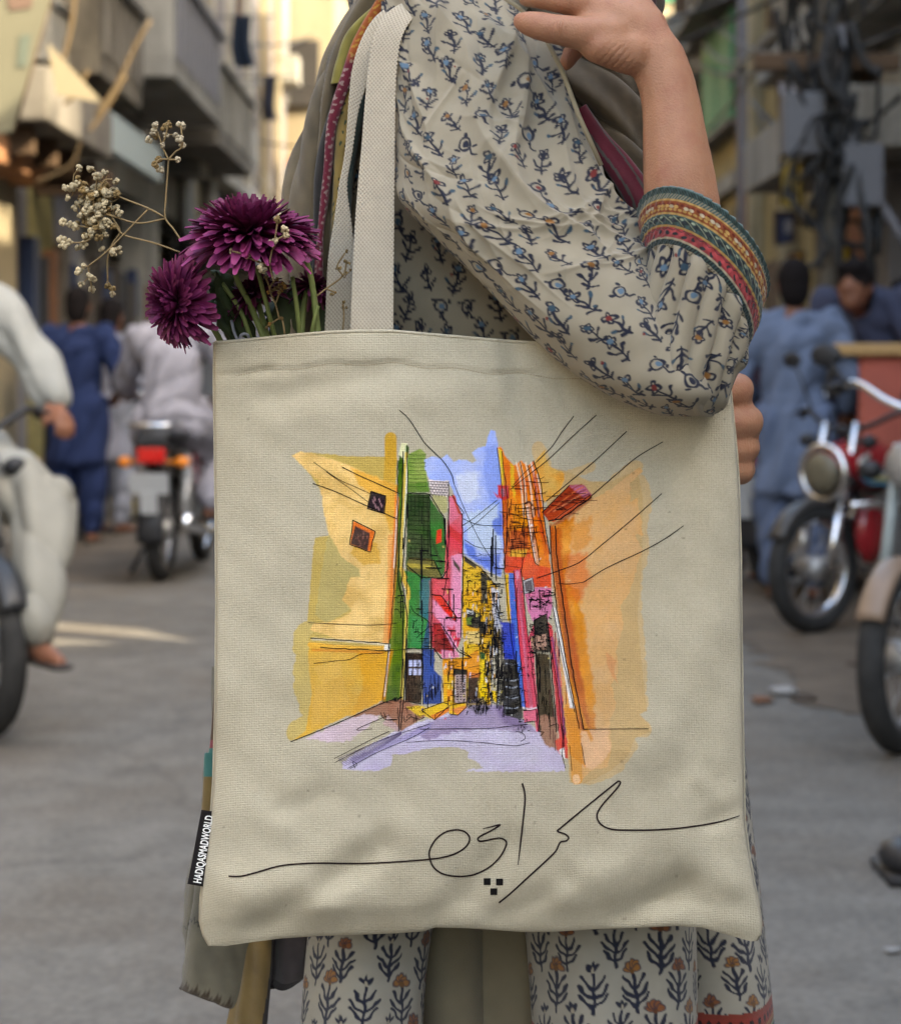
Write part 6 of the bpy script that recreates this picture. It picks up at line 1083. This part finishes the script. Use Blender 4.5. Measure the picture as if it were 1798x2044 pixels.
def motorcycle(label, loc, fwd, paint, guard=None, crash=False, steer=0, fork=None, stripe=None, seatc=None, low=False, hb=0., lamps=True, bars=None, mirrors=True, group='motorcycles in the street'):
    rz = math.atan2(fwd[1], fwd[0]); t = thing('motorcycle', label, 'motorcycle', (loc[0], loc[1], 0), rz, group)
    mp = mat('paint_'+'_'.join('%d' % c for c in paint), lin(paint, .65), rough=.25, var=.06, coat=.6, spec=.5); mg = mp if guard is None else mat('guard_'+'_'.join('%d' % c for c in guard), lin(guard, .6), rough=.4, var=.15, vs_=8, spec=.4)
    def part(name, b, m, par=None, smooth=True, bevel=0): return b.build(name, m, par or t, False, smooth, bevel)
    RW = .285
    for cx in (0, 1.24):
        b = MB(); b.tube([(cx, -.06, RW), (cx, .06, RW)], .055, 16)
        for k in range(18): a = k*math.pi/9; b.tube([(cx+.05*math.cos(a), (-.03, .03)[k % 2], RW+.05*math.sin(a)), (cx+.21*math.cos(a+.12), 0, RW+.21*math.sin(a+.12))], .0028, 4)
        w_ = part('wheel', b, M_steel); V, F = torus(.247, .040, 48, 12, 1.05); b = MB(); b.add(V+[cx, 0, RW], F); part('tyre', b, M_tyre, w_); V, F = torus(.208, .014, 48, 8, 1.9); b = MB(); b.add(V+[cx, 0, RW], F); part('rim', b, M_chrome, w_)
    for s in (-1, 1):
        b = MB(); b.tube([(1.245, s*.085, RW), (1.16, s*.085, .55)], .026, 10); b.tube([(1.16, s*.085, .55), (1.04, s*.085, .92)], .019, 10); part('fork_leg', b, M_chrome if fork is None else mat('fork_pale', lin(fork, .6), rough=.35))
    V, F = arc_guard(1.24, RW, .305, 28, 165, .045); b = MB(); b.add(V, F); o = part('front_mudguard', b, mg); s_ = o.modifiers.new('s', 'SOLIDIFY'); s_.thickness = .004
    V, F = arc_guard(0, RW, .325, 40, 190, .075); b = MB(); b.add(V, F); o = part('rear_mudguard', b, M_chrome if crash else M_blk); s_ = o.modifiers.new('s', 'SOLIDIFY'); s_.thickness = .004
    hz = .70 if low else .86
    b = MB(); b.add(ICO[0]*np.array([.10, .09, .09])*(1.25 if low else 1)+[1.10, 0, hz], ICO[1]); hl = part('headlight', b, M_blk); b = MB(); b.add(ICO[0]*np.array([.03, .078, .078])*(1.2 if low else 1)+[1.185, 0, hz], ICO[1]); part('lens', b, mat('dusty_lens', lin((112, 104, 86), .8), rough=.3) if low else (M_lens if lamps else M_steel), hl)
    if low: V, F = torus(.118, .017, 36, 8); b = MB(); b.add(V[:, [1, 0, 2]]+[1.17, 0, hz], F[:, ::-1]); part('bezel', b, M_chrome, hl); b = MB(); b.tube(cr([(1.14, .12, .56), (1.0, .2, .56), (.7, .22, .50), (.4, .2, .47)], 16), .02, 8); part('crash_guard', b, M_chrome); b = MB(); b.add(ICO[0]*[.10, .05, .15]+[.98, .11, .44], ICO[1]); part('leg_shield', b, mp)
    b = MB(); b.tube(cr([(.86, .37, 1.0), (.95, .26, 1.02), (1.0, .13, .96), (1.01, 0, .93), (1.0, -.13, .96), (.95, -.26, 1.02), (.86, -.37, 1.0)], 40)+np.array([[0, 0, hb]]), .013, 10); part('handlebar', b, bars or M_chrome)
    for s in (-1, 1):
        b = MB(); b.tube([(.84, s*.385, .995+hb), (.90, s*.32, 1.012+hb)], .021, 10); part('grip', b, M_blk); b = MB(); b.tube([(.95, s*.30, 1.02+hb), (.90, s*.40, 1.0+hb)], .006, 6); part('lever', b, M_blk)
        if mirrors: b = MB(); b.tube(cr([(.95, s*.24, 1.02+hb), (.96, s*.30, 1.12), (.93, s*.36, 1.18)], 10), .006, 6); mi = part('mirror', b, M_blk); b = MB(); b.add(ICO[0]*[.012, .055, .04]+[.92, s*.38, 1.2], ICO[1]); part('mirror_glass', b, M_blk, mi)
        for x, y, z in ((1.07, .17, .84), (-.20, .155, .66)): b = MB(); b.add(ICO[0]*[.035, .04, .032]+[x, s*y, z], ICO[1]); b.tube([(x, s*y, z), (x, s*.05, z)], .008, 6); part('indicator', b, M_amber if lamps else M_blk)
        b = MB(); b.tube([(.0, s*.12, RW), (.13, s*.125, .68)], .022, 10); b.tube([(.02, s*.12, RW+.06), (.11, s*.125, .6)], .034, 12); part('shock_absorber', b, M_steel)
        b = MB(); b.add(ICO[0]*[.16, .02, .11]+[.36, s*.12, .60], ICO[1]); part('side_panel', b, mp)
        b = MB(); b.tube([(.55, s*.08, .30), (.55, s*.30, .30)], .014, 8); part('footrest', b, M_blk)
    tz = -.10 if low else 0; tx = .24 if low else 0
    E_ = chain([(.50+tx, 0, .80+tz), (.66+tx, 0, .835+tz), (.84+tx, 0, .83+tz)], [(.10, .085, .075), (.17, .145, .13), (.13, .13, .10)])
    tk = blob('fuel_tank', E_, .014, 6, mp, t, False)
    if stripe:
        for s in (-1, 1):
            for k, cc in enumerate(stripe): b = MB(); b.tube(cr(np.array([(.54, s*.118, .80-.018*k), (.68, s*.142, .79-.02*k), (.80, s*.138, .80-.018*k), (.84, s*.130, .85-.015*k), (.78, s*.134, .88)])+[tx, 0, tz], 24), .010, 6); part('tank_stripe', b, mat('stripe_%d_%d' % (cc[0], cc[2]), lin(cc, .85), rough=.3, var=0), tk)
    E_ = chain([(-.16, 0, .80), (.15, 0, .79), (.46, 0, .785)], [(.07, .11, .05), (.1, .125, .055), (.07, .09, .05)]); blob('seat', E_, .014, 5, M_seat if seatc is None else mat('seatc', lin(seatc, .8), rough=.6), t, False)
    b = MB(); b.box((.64, 0, .36), (.16, .10, .10)); b.tube([(.70, 0, .44), (.80, 0, .62)], .07, 16)
    for k in range(5): b.box((.72+k*.018, 0, .48+k*.030), (.085, .085, .006), Matrix.Rotation(R(28), 4, 'Y'))
    b.tube([(.60, -.13, .35), (.60, .13, .35)], .085, 18); part('engine', b, M_steel, None, False)
    b = MB(); b.tube(cr([(.83, -.05, .55), (.93, -.09, .40), (.80, -.13, .24), (.5, -.15, .23)], 24), .019, 10); b.tube([(.5, -.15, .24), (-.22, -.17, .34)], [.036, .045], 14); part('exhaust', b, M_chrome)
    b = MB()
    for P in ([(1.04, 0, .90), (.9, 0, .80), (.5, 0, .74), (.0, .10, .72), (-.22, .08, .74)], [(.5, 0, .74), (.0, -.10, .72), (-.22, -.08, .74)], [(1.0, 0, .86), (.9, 0, .5), (.75, 0, .28), (.45, 0, .28), (.38, 0, .7)], [(.45, .09, .30), (0, .09, RW)], [(.45, -.09, .30), (0, -.09, RW)]): b.tube(cr(P, 14), .016, 8)
    part('frame', b, M_blk)
    b = MB(); b.box((-.27, 0, .70), (.035, .075, .045)); part('tail_light', b, M_tail, None, False, .015); b = MB(); b.box((-.25, 0, .77), (.06, .085, .03)); part('tail_cowl', b, M_blk, None, False, .015)
    b = MB(); b.box((-.335, 0, .55), (.006, .105, .055), Matrix.Rotation(R(-14), 4, 'Y')); b.box((-.345, 0, .45), (.005, .045, .06), Matrix.Rotation(R(-10), 4, 'Y')); part('number_plate', b, M_plate, None, False)
    b = MB(); b.tube(cr([(.1, .14, .82), (-.18, .13, .86), (-.30, .09, .86), (-.30, -.09, .86), (-.18, -.13, .86), (.1, -.14, .82)], 30), .011, 8); part('grab_rail', b, M_chrome)
    if crash:
        for s in (-1, 1): b = MB(); b.tube(cr([(.92, s*.04, .66), (.96, s*.22, .72), (.96, s*.34, .66), (.93, s*.36, .52), (.90, s*.28, .40), (.86, s*.05, .34)], 30), .017, 10); part('crash_guard', b, M_chrome)
    b = MB(); b.tube([(.42, .11, .28), (.36, .25, .01)], .012, 8); part('kickstand', b, M_blk)
    return t
# ---- people
M_hair = mat('hair', (.010, .008, .008), spec=.08, rough=.9, var=.3, vs_=60); M_skin2 = mat('skin_brown', lin((150, 100, 76), .6), rough=.55, var=.08); M_sandal = mat('sandal', (.03, .022, .018), rough=.6)
BASE = dict(pel=(0, 0, .94), wst=(0, 0, 1.08), che=(0, 0, 1.28), nek=(0, 0, 1.45), hed=(.02, 0, 1.585), shl=(0, .18, 1.38), shr=(0, -.18, 1.38), ell=(-.03, .26, 1.12), elr=(-.03, -.26, 1.12), wrl=(.10, .27, .90), wrr=(.10, -.27, .90), hpl=(0, .09, .90), hpr=(0, -.09, .90), knl=(.02, .10, .49), knr=(.02, -.10, .49), anl=(-.02, .10, .08), anr=(-.02, -.10, .08), skirt=.55)
def figure(label, loc, fwd, top, bottom=None, shoes=True, scale=1., ride=False, sleeve=1., group='people in the street', loose=1., flap=False, **kw):
    J = {k: (np.array(v, float) if not np.isscalar(v) else v) for k, v in {**BASE, **kw}.items()}
    t = thing('person', label, 'person', (loc[0], loc[1], loc[2] if len(loc) > 2 else 0), math.atan2(fwd[1], fwd[0]), group); t.scale = (scale,)*3
    h = J['hed']; E_ = [(h, np.array([.092, .074, .115])), (h+[.045, 0, -.055], np.array([.05, .05, .06])), (h+[.095, 0, -.01], np.array([.022, .014, .022])), (h+[0, .076, -.005], np.array([.02, .012, .03])), (h+[0, -.076, -.005], np.array([.02, .012, .03]))]
    E_ += chain([J['nek']-[0, 0, .05], h-[.01, 0, .06]], [.052, .05])+chain([J['pel'], J['wst'], J['che']], [(.11, .14, .1), (.1, .13, .1), (.11, .15, .12)])+chain([J['che'], J['nek']], [(.1, .13, .1), .055])
    for s in 'lr':
        E_ += chain([J['sh'+s], J['el'+s], J['wr'+s]], [.05, .038, .027]); dv = J['wr'+s]-J['el'+s]; dv = dv/np.linalg.norm(dv); sd = np.cross(dv, [0, 0, 1.]); sd /= np.linalg.norm(sd)+1e-9; dn = np.cross(dv, sd)
        p = J['wr'+s]; E_ += chain([p, p+dv*.08], [(.026, .026, .026), (.03, .03, .03)])
        for k, L in enumerate((.075, .085, .08, .065)): o_ = sd*(k-1.5)*.019; E_ += chain([p+dv*.075+o_, p+dv*(.075+L*.55)+o_, p+dv*(.075+L*.8)+o_+dn*.03], [.0105, .010, .0085])
        E_ += chain([p+dv*.02+sd*.03, p+dv*.06+sd*.055+dn*.015, p+dv*.085+sd*.05+dn*.03], [.014, .012, .010])
        E_ += chain([J['hp'+s], J['kn'+s], J['an'+s]], [.085, .058, .038]); a = J['an'+s]; E_ += chain([a-[.02, 0, .035], a+[.08, 0, -.045], a+[.17, 0, -.055]], [.035, .034, .022])
    blob('body', E_, .0095, 3, M_skin2, t, False)
    hair = [(h+[-.016, 0, .030], np.array([.102, .090, .112])), (h+[-.05, 0, -.03], np.array([.066, .080, .10])), (h+[.05, 0, .085], np.array([.05, .07, .04]))]; blob('hair', hair, .012, 2, M_hair, t, False)
    mt = mat('cloth_'+'_'.join('%d' % c for c in top), lin(top, .56), rough=.92, var=.08, vs_=8, bump=.5, bs=18); mbm = mt if bottom is None else mat('cloth_'+'_'.join('%d' % c for c in bottom), lin(bottom, .56), rough=.92, var=.08, vs_=8, bump=.5, bs=18)
    K = chain([J['pel'], J['wst'], J['che']], [(.135, .175, .12), (.125, .16, .12), (.135, .175, .13)])+chain([J['che'], J['nek']-[0, 0, .03]], [(.12, .16, .10), .065])+chain([J['shl'], J['shr']], [.075, .075])
    for s in 'lr':
        e = J['el'+s]+(J['wr'+s]-J['el'+s])*(.86*sleeve); K += chain([J['sh'+s], J['el'+s], e], [.085*loose**.5, .066*loose, .052*loose])
        if ride: K += chain([J['pel'], J['hp'+s]+[.08, 0, .03], J['hp'+s]*.35+J['kn'+s]*.65+[0, 0, .02]], [.13, .13, .115])
    if flap: K += chain([(.05, 0, .86), (-.26, 0, .80), (-.40, -.02, .50)], [(.12, .17, .07), (.09, .18, .08), (.05, .18, .09)])
    if not ride: K += chain([J['pel'], (J['pel']*[1, 1, 0]+[0, 0, J['skirt']])], [(.14, .18, .12), (.16, .215, .05)])
    fold = lambda P: .022*(np.abs(np.sin(P[:, 2]*15+P[:, 1]*13+P[:, 0]*9+1.6*np.sin(P[:, 0]*11+P[:, 2]*5)))**.6-.6)+.008*np.sin(P[:, 1]*48+P[:, 2]*12+P[:, 0]*30)
    blob('kameez', K, .014, 4, mt, t, False, fold)
    Lg = []
    for s in 'lr': Lg += chain([J['hp'+s], J['kn'+s], J['an'+s]+[0, 0, .05]], [.125, .10*loose**.5, .07*loose**.7])
    Lg += [(J['pel']-[0, 0, .05], np.array([.13, .17, .11]))]; blob('shalwar', Lg, .014, 4, mbm, t, False, fold)
    if shoes:
        for s in 'lr': a = J['an'+s]; blob('sandal', chain([a+[-.05, 0, -.066], a+[.17, 0, -.068]], [(.045, .045, .014), (.045, .045, .012)]), .008, 2, M_sandal, t, False)
    return t
RIDE = dict(pel=(.24, 0, .90), wst=(.27, 0, 1.02), che=(.31, 0, 1.24), nek=(.34, 0, 1.42), hed=(.38, 0, 1.555), shl=(.32, .19, 1.34), shr=(.32, -.19, 1.34), ell=(.54, .32, 1.10), elr=(.54, -.32, 1.10), wrl=(.82, .37, 1.03), wrr=(.82, -.37, 1.03), hpl=(.28, .10, .86), hpr=(.28, -.10, .86), knl=(.64, .20, .68), knr=(.64, -.20, .68), anl=(.46, .18, .38), anr=(.46, -.18, .38))
d = 6.5; x = -1.46; f1 = (-.26, .965)
fL_ = (.56, -.83); pL = (-2.154, 7.50); pF = (-2.014, 7.29)
motorcycle('dark motorcycle at the left edge under the rider in white', pL, fL_, (40, 40, 44), (50, 50, 52), lamps=False, bars=M_blk, mirrors=False)
figure('motorcyclist in white shalwar kameez at the left edge, arm stretched to the handlebar', pF, fL_, (180, 180, 174), bottom=(172, 168, 156), ride=True, loose=1.12, **{**RIDE, 'pel': (.16, 0, .92), 'wst': (.17, .04, 1.04), 'che': (.2, .12, 1.25), 'nek': (.22, .14, 1.45), 'hed': (.24, .14, 1.58), 'shl': (.31, .29, 1.38), 'shr': (.15, -.06, 1.38), 'ell': (.49, .385, 1.18), 'wrl': (.63, .39, 1.045), 'hpl': (.36, .08, .88), 'knl': (.87, .25, .72), 'anl': (1.217, .085, .33)})
d = 11.3; x = -1.58; f2 = (.06, 1.)
motorcycle('black motorcycle with a red tail light and white number plate ridden away from the camera', (x, d), f2, (120, 24, 28), (190, 196, 200))
figure('motorcyclist in lilac grey kameez riding away, seen from behind under the flowers', (x, d), f2, (186, 182, 192), ride=True, **{**RIDE, 'che': (.30, 0, 1.22)})
figure('man in navy blue shalwar kameez standing with his back turned', (-2.48, 13.75), (.1, 1), (38, 54, 98), wrl=(.14, .20, 1.02), wrr=(.16, -.22, 1.0), ell=(-.06, .30, 1.14), elr=(-.06, -.31, 1.12), sleeve=.55)
figure('man in pale grey clothes half hidden behind the man in navy', (-2.40, 14.6), (.4, .9), (176, 176, 190), bottom=(170, 172, 184), scale=.97)
rb = (-.75, -.66)
motorcycle('red motorcycle with chrome crash guard parked facing left on the right verge', (1.59+.93, 9.05+.82), rb, (168, 32, 40), (70, 66, 62), low=True, lamps=False, bars=M_blk, hb=-.05, stripe=((190, 186, 180), (190, 176, 110), (70, 130, 160)))
motorcycle('motorcycle with dusty brown front mudguard and pale fork at the right edge', (1.36+.68, 6.22+1.035), (-.55, -.835), (60, 62, 66), (160, 134, 112), hb=.09, lamps=False, fork=(196, 206, 206))
motorcycle('dark motorcycle half hidden behind the red one', (1.72, 10.9), (.62, .78), (36, 36, 40))
figure('man in slate blue shalwar kameez standing with his back turned beside the motorcycles', (1.72, 10.35), (.1, 1), (124, 138, 166), bottom=(116, 130, 160), wrl=(.2, .2, 1.0), wrr=(.12, -.27, .95), ell=(.0, .28, 1.1), elr=(-.02, -.29, 1.12), sleeve=.9)
figure('person in maroon close behind the slate blue man', (1.60, 11.2), (-.3, 1), (64, 34, 46), scale=.93)
figure('dark haired man in blue grey bending over the parked motorcycles', (2.22, 10.9), (-.5, -.85), (70, 74, 96), scale=1.13, hed=(.24, 0, 1.40), nek=(.12, 0, 1.34), che=(.05, 0, 1.24), shl=(.07, .18, 1.33), shr=(.07, -.18, 1.33), wrl=(.34, .2, .98), wrr=(.34, -.2, .98), ell=(.14, .28, 1.1), elr=(.14, -.28, 1.1))
figure('man in teal standing at the right edge behind the others', (2.78, 12.6), (-.6, -.8), (36, 110, 118), scale=1.0)
# handcart with salmon cover
t = thing('handcart', 'handcart under a salmon red tarpaulin behind the red motorcycle', 'cart', (2.6, 10.9, 0))
n, m = 30, 26; A_, B_ = np.meshgrid(np.linspace(0, 1, m), np.linspace(0, 1, n)); X = 1.93+1.5*A_+.10*(1-B_); Y = 9.95+.0*A_+.35*(1-B_)**2-.08*np.sin(A_*14)*B_*.4; Z = .60+.64*(1-B_)-.13*A_*(1-B_)*.6+.02*np.sin(A_*9+B_*4)
b = MB(); b.add(np.stack([X, Y, Z], -1).reshape(-1, 3), grid_faces(n, m)); A2 = np.stack([X, 10.3+.35*B_, np.broadcast_to(1.24-.08*A_, X.shape)], -1); b.add(A2.reshape(-1, 3), grid_faces(n, m)); o = b.build('tarpaulin', mat('salmon_tarp', lin((172, 88, 70), .6), rough=.8, var=.12, vs_=5, bump=.4, bs=12), t); s_ = o.modifiers.new('s', 'SOLIDIFY'); s_.thickness = .01
bx('rail', 1.89, 3.5, 10.20, 10.26, 1.225, 1.285, mat('rail_tan', lin((186, 150, 100), .8), rough=.7), t); bx('bed', 2.0, 3.4, 10.3, 10.65, .55, .62, M_wood, t)
for y in (10.32, 10.62): V, F = torus(.27, .03, 36, 8); b = MB(); b.add(V+[2.7, y, .30], F); b.tube([(2.7, y-.03, .30), (2.7, y+.03, .30)], .05, 12); [b.tube([(2.7, y, .30), (2.7+.26*math.cos(k*.785), y, .30+.26*math.sin(k*.785))], .008, 5) for k in range(8)]; b.build('wheel', M_tyre, t)
# black shoe tip at the right edge of the road
b = MB(); c = W(1800, 1745, 4.7)*[1, 1, 0]; q = ICO[0]*[.085, .12, .045]; b.add(q+c+[.03, 0, .045], ICO[1]); b.box(c+[.03, 0, .010], (.08, .11, .009)); tag(b.build('shoe', M_blk, None), 'black shoe lying at the right edge of the road', 'shoe')
